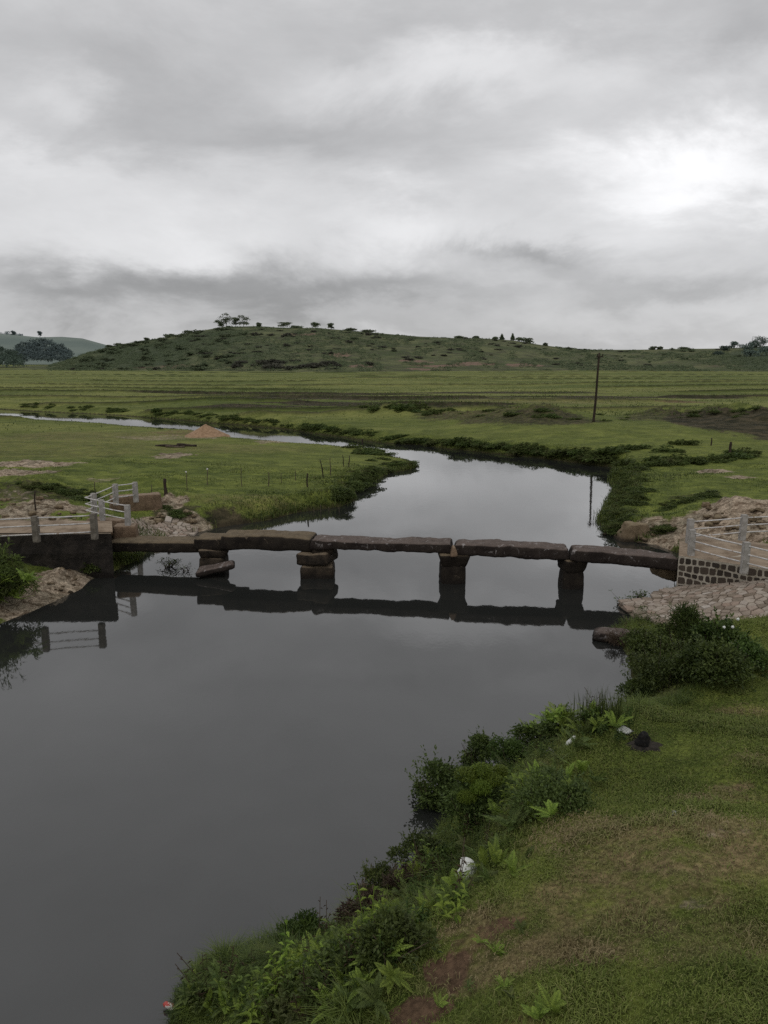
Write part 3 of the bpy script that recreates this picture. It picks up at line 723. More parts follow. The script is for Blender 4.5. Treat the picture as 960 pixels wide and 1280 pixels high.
post(336, 608, 17, .028, 'slim stake standing above the dark undercut edge of the spit', 1, None, gp, 'stake')
post(352, 604, 12, .020, 'short thin stake in grass at the middle of the spit', -2, None, gp, 'stake')
post(369, 601, 13, .020, 'short pale stake in grass left of the stubby dark post', 2, None, gp, 'stake')
post(384, 609, 17, .045, 'stubby dark post near the tip end of the spit', 1, M['wood_dark'], gp)
post(405.5, 598, 23, .032, 'dark stake leaning strongly to the left on the spit', -12, M['wood_dark'], gp, 'stake')
post(413, 595, 22, .026, 'upright stake just right of the leaning stake', 0, None, gp, 'stake')
post(430, 583, 14, .028, 'small leaning stake by shrubs near the spit tip', -6, M['wood_dark'], gp, 'stake')
post(436, 584, 14, .035, 'dark stake by shrubs nearest the spit tip', 3, M['wood_dark'], gp, 'stake')
post(453, 559, 10, .075, 'dark post end showing against the water at the back of the spit', 0, M['wood_dark'], gp)
post(447.5, 558, 7, .03, 'tiny stake beside the post at the back of the spit', 0, M['stick'], gp, 'stake')
post(44, 641, 27, .035, 'crooked dark stake behind the left railing', 4, M['wood_dark'], gp, 'stake')
post(119, 618, 15, .022, 'pale stake on grass behind the three post railing', 1, None, gp, 'stake')
post(190, 620, 14, .02, 'thin stake left of the thick squat post', 0, None, gp, 'stake')
post(912, 568, 15, .10, 'dark thick post on the right bank grass', 1, M['wood_dark'], 'posts on the right bank')
post(889, 557, 9, .06, 'shorter dark post on the right bank behind the thick one', 0, M['wood_dark'], 'posts on the right bank')
for k, (a, c, hpx) in enumerate(((241, 668, 8), (261, 669, 10), (401, 640, 9), (411, 639, 5), (424, 640, 6), (392, 640, 5))):
    post(a, c, hpx, .022, ['thin stick in the shallows behind the left bridge span', 'taller stick in the shallows right of a thin one behind the left span'][k] if k < 2 else ['tallest of the sticks in water below the spit edge', 'short stick in water below the spit edge', 'right end stick in water by the grassy tuft', 'left end stick in water below the spit edge'][k - 2], (k * 7) % 9 - 4, M['stick'], 'sticks in the shallows', 'stick', False, .5, 0)

# ------------------------------------------------------------------ sand heap, timber, litter
g = on_ground(258, 545)
bm = bmesh.new(); nr_, na_ = 14, 40; rr = 1.35; hh = 1.15; prev = None
top = bm.verts.new((0, 0, hh))
for i in range(1, nr_ + 1):
    t = i / nr_; ring = []
    for k in range(na_):
        a = 2 * math.pi * k / na_; q = rr * 1.5 * t * (1 + .10 * math.sin(2 * a + 1) + .05 * math.sin(5 * a))
        z = hh * (1 - t)**1.12 + .05 * mnoise.fractal(Vector((math.cos(a) * t * 3, math.sin(a) * t * 3, 1)), 1, 2, 3) * (1 - t) * 2 - .1 * (t > .98)
        ring.append(bm.verts.new((q * math.cos(a), q * math.sin(a), z)))
    for k in range(na_):
        if prev is None: bm.faces.new((top, ring[k], ring[(k + 1) % na_]))
        else: bm.faces.new((prev[k], ring[k], ring[(k + 1) % na_], prev[(k + 1) % na_]))
    prev = ring
o = bm_obj('sand_heap', bm, noisy('heaped_sand', (.23, .145, .085), (.34, .225, .14), 4, None, .95, .6, .02), None, True, g)
tag(o, 'conical heap of orange tan sand on the spit by the river', 'sand heap')
g = on_ground(218, 559)
for k, (dx, dy, L, rz, rad, lab) in enumerate(((-.6, 0, 1.9, 4, .10, 'left dark log lying on the spit in front of the sand heap'), (.9, .5, 1.7, -8, .12, 'right dark log lying on the spit in front of the sand heap'), (.2, -.5, 1.5, 14, .09, 'front pale grey log lying across the others on the spit'))):
    bm = bmesh.new(); tube_bm(bm, [(-L / 2 + L * t, .04 * math.sin(6 * t), .03 * math.sin(4 * t + k)) for t in np.linspace(0, 1, 8)], [rad * (1 + .15 * math.sin(5 * t + k)) for t in np.linspace(0, 1, 8)], 9)
    o = bm_obj('log', bm, M['wood_dark'] if k < 2 else M['stick'], None, True, (g[0] + dx, g[1] + dy, gz(g[0] + dx, g[1] + dy) + rad * .8)); o.rotation_euler = (0, R(k - 1), R(rz)); tag(o, lab, 'log', 'logs on the spit')
M['white'] = noisy('dirty_white_plastic', (.60, .61, .57), (.72, .73, .69), 5, None, .5, .2, .005, spec=.4)
M['char'] = noisy('charred_wood', (.006, .006, .006), (.020, .018, .016), 14, None, .95, 1.0, .02)
# broken bowl lying on its side, its round back turned up, a piece broken out of the rim
g = on_ground(581, 1096)
bm = bmesh.new(); rr = .155; rows_ = []
for i in range(15):
    row = []
    for k in range(49):
        a = 2 * math.pi * k / 48; dd = abs(math.atan2(math.sin(a - 2.9), math.cos(a - 2.9)))
        q = R(3 + (74 - 50 * max(0, 1 - (dd / .75)**2)**.7 + 2 * math.sin(13 * a)) * i / 14)
        row.append(bm.verts.new((rr * math.sin(q) * math.cos(a), rr * math.sin(q) * math.sin(a), rr * .62 * math.cos(q))))
    rows_.append(row)
for i in range(14):
    for k in range(48): bm.faces.new((rows_[i][k], rows_[i + 1][k], rows_[i + 1][k + 1], rows_[i][k + 1]))
bmesh.ops.remove_doubles(bm, verts=bm.verts[:], dist=1e-4)
bmesh.ops.solidify(bm, geom=bm.faces[:], thickness=.006)
o = bm_obj('broken_bowl', bm, M['white'], None, True, (g[0], g[1] - .05, g[2] + .13)); o.rotation_euler = (R(48), R(6), R(-8)); tag(o, 'broken white plastic bowl lying in the bank ferns', 'bowl')
# litter
def sheet(name, px, py, L, W, label, cat, mat, rz=0, curl=.03, lift=.03):
    g = on_ground(px, py); bm = bmesh.new(); gr = [[bm.verts.new((-L / 2 + L * i / 6, (-W / 2 + W * j / 4) * (1 + .15 * math.sin(i * 2.3)), curl * math.sin(i * 1.3 + j * .9) + curl * (j / 4)**2)) for j in range(5)] for i in range(7)]
    for i in range(6):
        for j in range(4): bm.faces.new((gr[i][j], gr[i + 1][j], gr[i + 1][j + 1], gr[i][j + 1]))
    bmesh.ops.solidify(bm, geom=bm.faces[:], thickness=.004)
    o = bm_obj(name, bm, mat, None, True, (g[0], g[1], g[2] + lift)); o.rotation_euler = (0, 0, R(rz)); return tag(o, label, cat)
sheet('crumpled_wrapper', 780, 918, .26, .16, 'crumpled white sheet on the lawn left of the black stump', 'litter', M['white'], 5, .03, .05)
sheet('crumpled_wrapper', 688, 943, .14, .09, 'small white scrap at the foot of the waterside bushes', 'litter', M['white'], 30, .03, .05)
sheet('crumpled_wrapper', 843, 1021, .10, .06, 'tiny pale scrap alone on the bare part of the lawn', 'litter', M['white'], 70, .02, .04)
g = on_ground(714, 930)
bm = bmesh.new(); tube_bm(bm, [(-.17, 0, 0), (-.1, 0, .005), (.1, 0, 0), (.14, 0, 0), (.17, 0, 0)], [.03, .038, .037, .018, .016], 10)
o = bm_obj('plastic_bottle', bm, M['white'], None, True, (g[0], g[1], g[2] + .06)); o.rotation_euler = (0, R(-4), R(50)); tag(o, 'pale plastic bottle lying beside the waterside bushes', 'bottle')
m, N, b = new_mat('printed_wrapper', .4, .4)
N.put(b.inputs['Base Color'], N.mix(N.ramp(N.noise(N.objc(), 11, 2), .47, .53), (.42, .06, .05), (.62, .58, .55)))
g = at(214, 1259, .04)
bm = bmesh.new(); tube_bm(bm, [(-.10, 0, 0), (-.075, 0, .004), (-.06, 0, .008), (.05, 0, .008), (.075, .003, .004), (.10, 0, 0)], [.004, .022, .034, .036, .024, .005], 10)
o = bm_obj('snack_packet', bm, m, None, True, (g[0] - .02, g[1], .05)); o.rotation_euler = (0, 0, R(-24)); tag(o, 'red and white packet floating at the water edge', 'packet')
g = on_ground(804, 933)
st = empty('burnt_stump', g, 'charred black stump in a patch of ash on the lawn', 'stump')
bm = bmesh.new(); pr = None
me = rock_mesh('stump_body', (.17, .16, .24), M['char'], (1.15, .85), .06, (10, 10, 8), .05, 5, 61); o = obj('stump_body', me, st); o.location = (0, 0, .09); o.rotation_euler = (0, R(8), R(20))
bm = bmesh.new(); pr = None; cv = bm.verts.new((0, 0, .035))
for q in (.45, .75, 1.0):
    row = []
    for k in range(36):
        a = 2 * math.pi * k / 36; rr = .23 * q * (1 + .35 * q * mnoise.noise(Vector((math.cos(a) * 1.8, math.sin(a) * 1.8, 4))) + .12 * q * math.sin(a * 7 + 1))
        x, y = rr * 1.25 * math.cos(a), rr * math.sin(a); row.append(bm.verts.new((x, y, gz(g[0] + x, g[1] + y) - g[2] + .035 - .05 * (q == 1.0))))
    for k in range(36):
        if pr is None: bm.faces.new((cv, row[k], row[(k + 1) % 36]))
        else: bm.faces.new((pr[k], row[k], row[(k + 1) % 36], pr[(k + 1) % 36]))
    pr = row
bm_obj('ash_patch', bm, noisy('ash_and_soil', (.012, .011, .010), (.045, .038, .03), 12, None, .95, 1, .02), st, True)
# small stone facing of the left bank behind the bridge
LO = [(168, 655), (215, 653), (243, 664), (236, 672), (165, 674)]
LP = np.array([on_ground(*q)[:2] for q in LO]); bb0, bb1 = LP.min(0), LP.max(0); pts = []
for _ in range(20000):
    x, y = rng.uniform(bb0[0], bb1[0]), rng.uniform(bb0[1], bb1[1])
    if all((x - a)**2 + (y - c)**2 > .028 for a, c in pts): pts.append((x, y))
    if len(pts) > 500: break
pa = np.array(pts); ins = signed_dist(pa[:, 0], pa[:, 1], LP) < .1
pts = [q for q, k in zip(pts, ins) if k]
polys = cells(pts, lambda x, y: [(x - .2, y - .2), (x + .2, y - .2), (x + .2, y + .2), (x - .2, y + .2)], .6, .014)
c0 = LP.mean(0); hz = {}
def lz(u, v):
    k = (round(u, 1), round(v, 1))
    if k not in hz: hz[k] = max(.03, gz(*k))
    return hz[k]
V, Fc, T = stones_mesh('paving', pts, lambda u, v, k: (u - c0[0], v - c0[1], lz(u, v) + .03 + k), polys, .05, rng)
o = obj('stone_slope', mesh_np('stone_slope', V, Fc, M['pale_stone'], T), None, (c0[0], c0[1], 0)); tag(o, 'small patch of flat pale stones on the left bank behind the bridge', 'stone slope')

# loose stones on the bare banks
sr = random.Random(44); protoS = [rock_mesh('loose_stone', (1, .8, .55), M['rock'], (1, .75), .2, (8, 7, 6), .16, 1.6, 80 + k) for k in range(4)]
for zone, n_, lab, grp in (((870, 955, 632, 662), 26, 'loose tan stone on the bare bank behind the right railings', 'stones on the right bare bank'), ((185, 245, 640, 662), 16, 'loose stone at the cut bank behind the left bridge end', 'stones at the left cut bank'), ((55, 115, 712, 742), 10, 'loose stone on the sandy spit below the retaining wall', 'stones on the sandy spit'), ((2, 100, 624, 650), 22, 'loose stone among pale rubble behind the left railing', 'stones behind the left railing'), ((755, 830, 668, 684), 9, 'small stone at the waterline by the flat faced boulder', 'stones by the boulder')):
    for _ in range(n_):
        g = on_ground(sr.uniform(*zone[:2]), sr.uniform(*zone[2:]))
        o = bpy.data.objects.new('loose_stone', sr.choice(protoS)); COL.objects.link(o); q = sr.uniform(.12, .38) * (.7 if zone[2] > 700 else 1)
        o.location = (g[0], g[1], max(g[2], .02) + q * .12); o.scale = (q, q, q * sr.uniform(.6, 1)); o.rotation_euler = (sr.uniform(-.3, .3), sr.uniform(-.3, .3), sr.uniform(0, 6.28)); tag(o, lab, 'stone', grp)
# ------------------------------------------------------------------ foliage generators
def unit(v): return v / np.maximum(np.linalg.norm(v, axis=-1, keepdims=True), 1e-9)
def foliage(rg, n, clumps, L, W, up=.4, rnd=.7, shell=.55, tint_by=.5, flat=0.0, lenj=.5):
    """n leaves spread through ellipsoid clumps (x,y,z,rx,ry,rz); returns verts, faces, tint"""
    C = np.array(clumps, float); w = (C[:, 3] * C[:, 4] * C[:, 5]) ** .6; idx = rg.choice(len(C), n, p=w / w.sum())
    d = unit(rg.normal(size=(n, 3))); d[:, 2] = np.where(d[:, 2] < -.3, -d[:, 2], d[:, 2])
    rad = (shell**3 + (1 - shell**3) * rg.random(n)) ** (1 / 3) * (1 + .25 * rg.normal(size=n) * .5)
    p = C[idx, :3] + d * rad[:, None] * C[idx, 3:6]
    ld = unit(d * .7 + np.array([0, 0, up]) + rnd * rg.normal(size=(n, 3)))
    ld[:, 2] *= (1 - flat)
    sd = unit(np.cross(ld, rg.normal(size=(n, 3)) * .6 + np.array([0, 0, 1.0])))
    nn = np.cross(sd, ld)
    l = L * (1 - lenj / 2 + lenj * rg.random(n)); w = W * l / L
    a = p; tip = p + ld * l[:, None] - np.array([0, 0, 1.]) * (l * .18)[:, None]
    m = p + ld * (l * .45)[:, None] + nn * (l * .08)[:, None]
    m1, m2 = m + sd * (w / 2)[:, None], m - sd * (w / 2)[:, None]
    V = np.stack([a, m1, tip, m2], 1).reshape(-1, 3); q = np.arange(n)[:, None] * 4
    Fc = np.concatenate([q + [0, 1, 2], q + [0, 2, 3]])
    ct = rg.random(len(C))
    t = np.clip((1 - tint_by) * ct[idx] + tint_by * rg.random(n), 0, 1)
    return V, Fc, np.repeat(t, 4)
def merge(parts):
    V, Fc, T, o = [], [], [], 0
    for v, f, t in parts: V.append(v); Fc.append(f + o); T.append(t); o += len(v)
    return np.concatenate(V), np.concatenate(Fc), np.concatenate(T)
def blob_clumps(rg, n, rx, ry, h, s=(.35, .6), low=.25):
    out = []
    for _ in range(n):
        a, q = rg.random() * 2 * math.pi, math.sqrt(rg.random()); k = rg.uniform(*s)
        z = h * (low + (1 - low) * rg.random() * (1 - .55 * q))
        out.append((q * rx * .75 * math.cos(a), q * ry * .75 * math.sin(a), max(z - k * h * .3, h * .12), k * rx, k * ry, k * h * .62))
    return out
M['far_leaf'] = leaf_mat('hazy_hill_foliage', (.092, .120, .074), (.150, .182, .098), (.13, .13, .085), .3, .8, .05)  # leaf colours lightened to carry the aerial haze
M['far_heath'] = leaf_mat('dark_heath', (.062, .064, .052), (.115, .112, .086), None, .25, .85, .05)
M['hazed_leaf'] = leaf_mat('haze_tinted_foliage', (.115, .150, .155), (.155, .195, .19), None, .1, .9, .03)  # blue of the distant haze mixed into the leaf colour
M['far_bark'] = noisy('hazy_bark', (.05, .047, .043), (.09, .082, .072), 2, None, .95, .2, .05)  # bark lightened by painted haze

# ------------------------------------------------------------------ hills
SKY = [(-600,452),(-300,456),(-100,458),(30,459),(60,457),(85,450),(110,441),(150,431),(190,424.5),(230,417),(255,412.5),(280,408),(320,407),(350,409),(400,409.5),(440,413),(480,416.5),(520,420),(560,422),(600,422.5),(640,425),(670,430),(700,434),(740,437),(790,437),(840,436),(890,435.5),(930,434),(960,432),(1050,430),(1250,432),(1500,440)]
SX, SY = np.array([p[0] for p in SKY], float), np.array([p[1] for p in SKY], float)
DB, DT = 455.0, 690.0
def hill_z(px, t):
    """t 0 foot, 1 ridge"""
    px = np.asarray(px, float); t = np.asarray(t, float)
    y = np.interp(px, SX, SY)
    b = -(y - CY) / F; dy, dz = CP + b * SP, -SP + b * CP
    zt = H + dz / dy * DT
    s = np.where(t <= 1, .55 * sstep(-.25, 1.05, t) + .45 * np.clip(t, 0, 1) - .02, 1 - .5 * np.clip(t - 1, 0, 9)**1.4)
    z = .2 + np.maximum(zt - .2, .5) * np.maximum(s, -.05)
    n = 3.4 * fbm(px / 30, t * 5, 71, 5) * np.sin(np.clip(t, 0, 1) * math.pi)
    return z + n
def hill_pt(px, t):
    D = DB + (DT - DB) * t + 25 * math.sin(px / 90) * max(0, 1 - t)
    return np.array([at_y(px, 450, D)[0], D, float(hill_z(np.array([px]), np.array([t]))[0])])
pxs = np.linspace(-600, 1500, 700); ts = np.concatenate([np.linspace(-.08, 1.0, 90), np.linspace(1.03, 2.4, 14)])
PX, TT = np.meshgrid(pxs, ts)
DD = DB + (DT - DB) * TT + 25 * np.sin(PX / 90) * np.maximum(0, 1 - TT)
kx = (PX - CX) / F / (CP + SP * (-(450 - CY) / F)) * 1.0
HX, HZ = kx * DD, hill_z(PX, TT)
n1, n2 = len(ts), len(pxs); ii = (np.arange(n1 - 1)[:, None] * n2 + np.arange(n2 - 1)[None, :]).ravel()
hme = mesh_np('hill', np.stack([HX.ravel(), DD.ravel(), HZ.ravel()], 1), np.stack([ii, ii + 1, ii + n2 + 1, ii + n2], 1), [None], smooth=True)
hme.materials.clear()
def hblob(L):
    out = np.zeros(PX.size); a, t = PX.ravel(), TT.ravel()
    for x, tt, rx, rt, s in L:
        q = np.sqrt(((a - x) / rx)**2 + ((t - tt) / rt)**2) + .9 * fbm(a / rx * 3, t / rt * 3, 88, 4); out = np.maximum(out, s * (1 - sstep(.5, 1.1, q)))
    return out
attr(hme, 'soil', hblob([(375,.72,28,.05,.9),(425,.30,18,.06,.6),(520,.22,28,.04,.7),(545,.12,40,.03,1),(590,.16,40,.05,.8),(655,.16,28,.04,1),(450,.10,22,.03,.8),(200,.10,60,.05,.4),(900,.2,50,.05,.3),(530,.05,40,.03,.6)]))
attr(hme, 'wood', hblob([(180,.5,90,.5,1),(260,.6,70,.35,.8),(320,.35,50,.2,.5),(955,.5,60,.5,.9),(1050,.5,80,.5,1),(120,.3,50,.3,1)]))
m, N, b = new_mat('hill_cover', .95, .05)
P = N.pos(); v = N.scalev(P, (.02, .035, .06)); v2 = N.scalev(P, (.09, .12, .2))
c = N.mix(N.ramp(N.noise(v, 1.2, 6, .65), .36, .62), (.070, .088, .042), (.135, .145, .072))  # greens lifted by haze mixed into the hill colour
c = N.mix(N.ramp(N.noise(v2, 1.1, 6, .7), .46, .62, 0, .8), c, (.068, .068, .046))
c = N.mix(N.math('MULTIPLY', N.attr('wood'), .75), c, (.050, .068, .040))
c = N.mix(N.ramp(N.math('MULTIPLY', N.attr('soil'), N.ramp(N.noise(v2, 2.2, 5, .7), .3, .55)), .2, .5), c, N.mix(N.noise(v2, 3, 5), (.13, .080, .055), (.25, .185, .145)))
N.put(b.inputs['Base Color'], c); N.put(b.inputs['Normal'], N.bump(N.noise(v2, 1.5, 8, .75), .9, 1.5))
hme.materials.append(m); tag(obj('hill', hme), 'low scrubby hill behind the plain', 'hill', kind='structure')

# far misty hill
FS = [(-500,430),(-200,420),(-60,414),(0,417),(25,419),(50,421.5),(80,421),(105,423),(130,430),(170,441),(230,452),(330,458)]
fpx = np.linspace(-500, 330, 200); ft = np.linspace(0, 1.6, 30); PXf, TF = np.meshgrid(fpx, ft)
DF = 1150 + 350 * TF
fy = np.interp(PXf, [p[0] for p in FS], [p[1] for p in FS]); bb = -(fy - CY) / F
zt = H + (-SP + bb * CP) / (CP + bb * SP) * 1500
ZF = 0 + zt * np.where(TF <= 1, sstep(-.1, 1.02, TF), 1 - .8 * (TF - 1)) + 3 * fbm(PXf / 25, TF * 4, 5, 4) * np.sin(np.clip(TF, 0, 1) * math.pi)
kx = (PXf - CX) / F / (CP + SP * (-(450 - CY) / F))
ii = (np.arange(29)[:, None] * 200 + np.arange(199)[None, :]).ravel()
fme = mesh_np('distant_hill', np.stack([(kx * DF).ravel(), DF.ravel(), ZF.ravel()], 1), np.stack([ii, ii + 1, ii + 201, ii + 200], 1), [None], smooth=True)
fme.materials.clear(); m, N, b = new_mat('haze_tinted_hill', .95, .03)
N.put(b.inputs['Base Color'], N.mix(N.ramp(N.noise(N.scalev(N.pos(), (.006, .01, .02)), 1, 5), .35, .65), (.135, .168, .152), (.172, .205, .180)))  # aerial haze painted in as a bluish base colour
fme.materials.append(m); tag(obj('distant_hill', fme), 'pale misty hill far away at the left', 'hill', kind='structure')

# ------------------------------------------------------------------ hill vegetation
def far_tree_mesh(seed, h, w, crowns, leaf=(.9, .6), n=420, mat=None, trunk=.35, bare=.45):
    """returns (trunk mesh, crown mesh)"""
    rg = np.random.default_rng(seed); bm = bmesh.new()
    tube_bm(bm, [(.03 * h * math.sin(3 * t + seed), .02 * h * math.cos(4 * t), h * .75 * t - .5 * (t == 0)) for t in np.linspace(0, 1, 6)], list(np.linspace(trunk, trunk * .35, 6)), 6)
    for (x, y, z, a, b_, c) in crowns[:5]:
        tube_bm(bm, [(0, 0, h * .35), (x * .5, y * .5, (h * .35 + z) / 2 + .05 * h), (x, y, z)], [trunk * .5, trunk * .35, trunk * .15], 5)
    bmesh.ops.recalc_face_normals(bm, faces=bm.faces[:]); tm = bpy.data.meshes.new('trunk'); bm.to_mesh(tm); bm.free(); tm.materials.append(M['far_bark'])
    V, Fc, T = foliage(rg, int(n * 1.5), crowns, *leaf, up=.2, rnd=.9, shell=.3)
    return tm, mesh_np('crown', V, Fc, mat or M['far_leaf'], T)
def far_tree(name, px, t, seed, hpx, wpx, style, label, group, mat=None, n=420):
    rg0 = random.Random(seed + 5); p = hill_pt(px, t); s = p[1] / F; h, w = hpx * s * (1 if 270 < px < 312 else .74), wpx * s * (1 if 270 < px < 312 else rg0.uniform(.75, 1.3))
    rg = random.Random(seed)
    if style == 'umbrella':
        cr = [(rg.uniform(-.5, .5) * w * .7, rg.uniform(-.4, .4) * w, h * rg.uniform(.2, .92), w * rg.uniform(.2, .34), w * .3, h * rg.uniform(.09, .18)) for _ in range(11)]
    elif style == 'conifer':
        cr = [(0.04 * w * math.sin(i * 3), 0, h * (.15 + .85 * i / 8), w * .5 * (1.05 - i / 8.5) * rg.uniform(.6, 1.2), w * .4 * (1.05 - i / 9), h * .07) for i in range(9)]
    else:
        cr = [(rg.uniform(-.5, .5) * w * .7, rg.uniform(-.4, .4) * w * .7, h * rg.uniform(.12, .8), w * rg.uniform(.24, .40), w * .3, h * rg.uniform(.16, .28)) for _ in range(11)]
    tm, cm = far_tree_mesh(seed, h, w, cr, (1.0, .7), n, mat, max(.16, h * .03))
    root = empty(name, p, label, 'tree', group); obj('trunk', tm, root); obj('crown', cm, root)
    return root
ridge = 'trees along the hill ridge'
RT = [('ridge_tree', 276, 1.0, 10, 9, 'round', 'low leftmost tree of the ridge clump at the hill top'), ('ridge_tree', 284, 1.0, 15.5, 15, 'umbrella', 'tallest spreading tree of the clump at the hill top'), ('ridge_tree', 296, 1.0, 11.5, 10, 'umbrella', 'open crowned tree in the middle of the hill top clump'), ('ridge_tree', 306, 1.0, 12.5, 13, 'umbrella', 'flat crowned right tree of the hill top clump'),
 ('ridge_tree', 325, 1.0, 6.5, 6, 'round', 'small tree alone just right of the hill top clump'), ('ridge_tree', 355, 1.0, 9, 13, 'umbrella', 'thin airy umbrella crowned tree on the ridge'), ('ridge_tree', 372, 1.0, 4, 11, 'round', 'low round bush tree beside the airy umbrella tree on the ridge'), ('ridge_tree', 395, 1.0, 9.5, 10, 'round', 'dense tree left of the two stemmed tree on the ridge'), ('ridge_tree', 414, 1.0, 9, 9, 'umbrella', 'gappy two stemmed tree on the ridge'), ('ridge_tree', 437, 1.0, 4.5, 15, 'round', 'low flat topped tree right of the gappy tree on the ridge'),
 ('ridge_tree', 461, 1.0, 4, 14, 'round', 'wide low thicket on the ridge right of the flat topped tree'), ('conifer', 626.5, 1.0, 9, 4.5, 'conifer', 'left narrow conifer of the pair on the right shoulder'), ('conifer', 640, 1.0, 10.5, 6, 'conifer', 'right taller conifer of the pair on the right shoulder'), ('ridge_tree', 651, 1.0, 7.5, 10, 'round', 'bushy dark tree just right of the conifers'), ('ridge_tree', 660, .97, 8, 9, 'round', 'bushy tree at the end of the group right of the conifers'),
 ('ridge_tree', 618, 1.0, 4, 6, 'round', 'small bush tree just left of the conifers'), ('ridge_tree', 594, 1.0, 4.5, 9, 'round', 'low bush on the ridge well left of the conifers'), ('ridge_tree', 575, 1.0, 3.5, 12, 'round', 'wide low bush on the ridge between hill top and conifers'), ('ridge_tree', 681, 1.0, 4, 5, 'round', 'tiny tree on the falling slope right of the conifers'),
 ('ridge_tree', 815, 1.0, 4.8, 6, 'round', 'small tree alone on the low right skyline'), ('ridge_tree', 824, 1.0, 4.0, 4, 'round', 'smaller companion of the lone tree on the low right skyline'), ('ridge_tree', 856, 1.0, 2.8, 12, 'round', 'low wide bush on the right skyline'),
 ('ridge_tree', 185, .97, 5, 8, 'round', 'tree on the left shoulder of the hill ridge'), ('ridge_tree', 213, .98, 6, 9, 'round', 'larger tree halfway up the left shoulder of the ridge'), ('ridge_tree', 237, .98, 5.5, 10, 'round', 'tree high on the left shoulder near the hill top')]
for i, (nm, px, t, hp, wp, st_, lab) in enumerate(RT): far_tree(nm, px, t, 100 + i, hp, wp, st_, lab, ridge)
for i, (px, t, hp, wp) in enumerate(((905, .8, 9, 12), (916, .95, 12, 13), (930, .75, 14, 16), (942, .9, 13, 14), (952, .95, 16, 18), (938, .45, 12, 18), (958, .5, 15, 20), (897, .6, 6, 12), (975, .8, 18, 20))):
    far_tree('misty_tree', px, t, 200 + i, hp, wp, 'round', 'misty blue green tree in the grove at the right end of the hill', 'grove at the right end of the hill', leaf_mat('grove_foliage', (.095, .13, .112), (.135, .175, .14), None, .1, .9, .03) if i == 0 else bpy.data.materials['grove_foliage'], 500)  # grove leaf colour includes the bluish haze
# thickets on the slopes: single bushes, copied
rg = np.random.default_rng(4); protos = []
for k in range(6):
    cl = blob_clumps(rg, 9, 2.2, 1.8, 1.5 if k < 3 else 2.4, (.3, .55), .2)
    V, Fc, T = foliage(rg, 190, cl, .85, .6, up=.3, rnd=.9, shell=.35)
    protos.append(mesh_np('hill_bush', V, Fc, M['far_heath'] if k < 3 else M['far_leaf'], T))
spots = []
rr_ = random.Random(9)
def scat(n, x0, x1, t0, t1, kinds, s0, s1, lab):
    for _ in range(n): spots.append((rr_.uniform(x0, x1), rr_.uniform(t0, t1)**.9, rr_.choice(kinds), rr_.uniform(s0, s1), lab))
scat(85, 95, 290, .12, 1.0, (3, 4, 5), .9, 1.7, 'green tree like bush of the wooded left flank of the hill')
scat(60, 240, 470, .06, .85, (0, 1, 2, 0, 5), .7, 1.5, 'dark heathy bush on the middle slope of the hill')
scat(26, 290, 420, .02, .16, (0, 1, 2), .9, 1.9, 'dark bush in the thicket along the foot of the hill')
scat(62, 460, 740, .15, .95, (0, 1, 2, 3), .6, 1.3, 'dark bush on the right slope of the hill')
scat(36, 720, 960, .15, .95, (0, 3, 4), .5, 1.1, 'faint bush on the low right end of the hill')
scat(20, 60, 260, .0, .12, (0, 3, 4), .6, 1.3, 'bush along the left foot of the hill')
for x, t, k, s_, lab in spots:
    o = bpy.data.objects.new('hill_bush', protos[k]); COL.objects.link(o); p = hill_pt(x, min(t, .99)); o.location = (p[0], p[1], p[2] - .2)
    o.scale = (s_ * rr_.uniform(.9, 2.1), s_, s_ * rr_.uniform(.45, .95)); o.rotation_euler = (0, 0, rr_.uniform(0, 6.28))
    tag(o, lab, 'bush', lab.replace('green tree like bush of', 'bushes on').replace('dark heathy bush', 'bushes').replace('dark bush', 'bushes').replace('faint bush', 'bushes').replace('bush ', 'bushes '))
# ground scrub between them: far too many low tufts to count
parts = []
for k in range(11000):
    px = rr_.uniform(60, 960); t = rr_.uniform(.0, 1.0)
    if vnoise(px / 22, t * 7, 61) < .30 + .25 * (px > 480): continue
    p = hill_pt(px, t); s_ = rr_.uniform(.35, 1.0) * (1.5 if px < 330 and rr_.random() < .3 else 1)
    V, Fc, T = foliage(rg, 12, [(p[0], p[1], p[2], s_ * 2.2, s_ * 1.5, s_ * .9)], .8, .55, up=.3, rnd=.9, shell=.3); parts.append((V, Fc, T))
V, Fc, T = merge(parts)
tag(obj('hill_scrub', mesh_np('hill_scrub', V, Fc, M['far_leaf'], T)), 'low scrub covering the hillside', 'scrub', kind='stuff')
# woods on and below the misty hill: each reads as one mass
def wood(name, px0, px1, y0, y1, D, n, label, mat, sz):
    parts = []
    for _ in range(n):
        px = rr_.uniform(px0, px1); f = rr_.random(); u = (px - px0) / (px1 - px0)
        dome = math.sin(max(.06, min(.94, u)) * math.pi) ** .5
        top = y1 - (y1 - y0) * dome; py = y1 - (y1 - top) * f
        p = at_y(px, py, D + 120 * f); s_ = sz * rr_.uniform(.6, 1.3)
        parts.append(foliage(rg, 60, [(p[0], p[1], p[2], s_, s_, s_)], s_ * .42, s_ * .32, shell=.3))
    V, Fc, T = merge(parts); tag(obj(name, mesh_np(name, V, Fc, mat, T)), label, 'wood', kind='stuff')
wood('far_wood', 12, 88, 426, 451, 1020, 330, 'blue grey wood on the misty far hill', M['hazed_leaf'], 4.2)
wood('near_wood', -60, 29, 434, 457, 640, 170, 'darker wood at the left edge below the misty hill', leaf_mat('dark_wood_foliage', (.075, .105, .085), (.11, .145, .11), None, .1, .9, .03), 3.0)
wood('skyline_wood', -30, 27, 416, 422, 1480, 40, 'line of misty trees on top of the far hill', M['hazed_leaf'], 4.0)
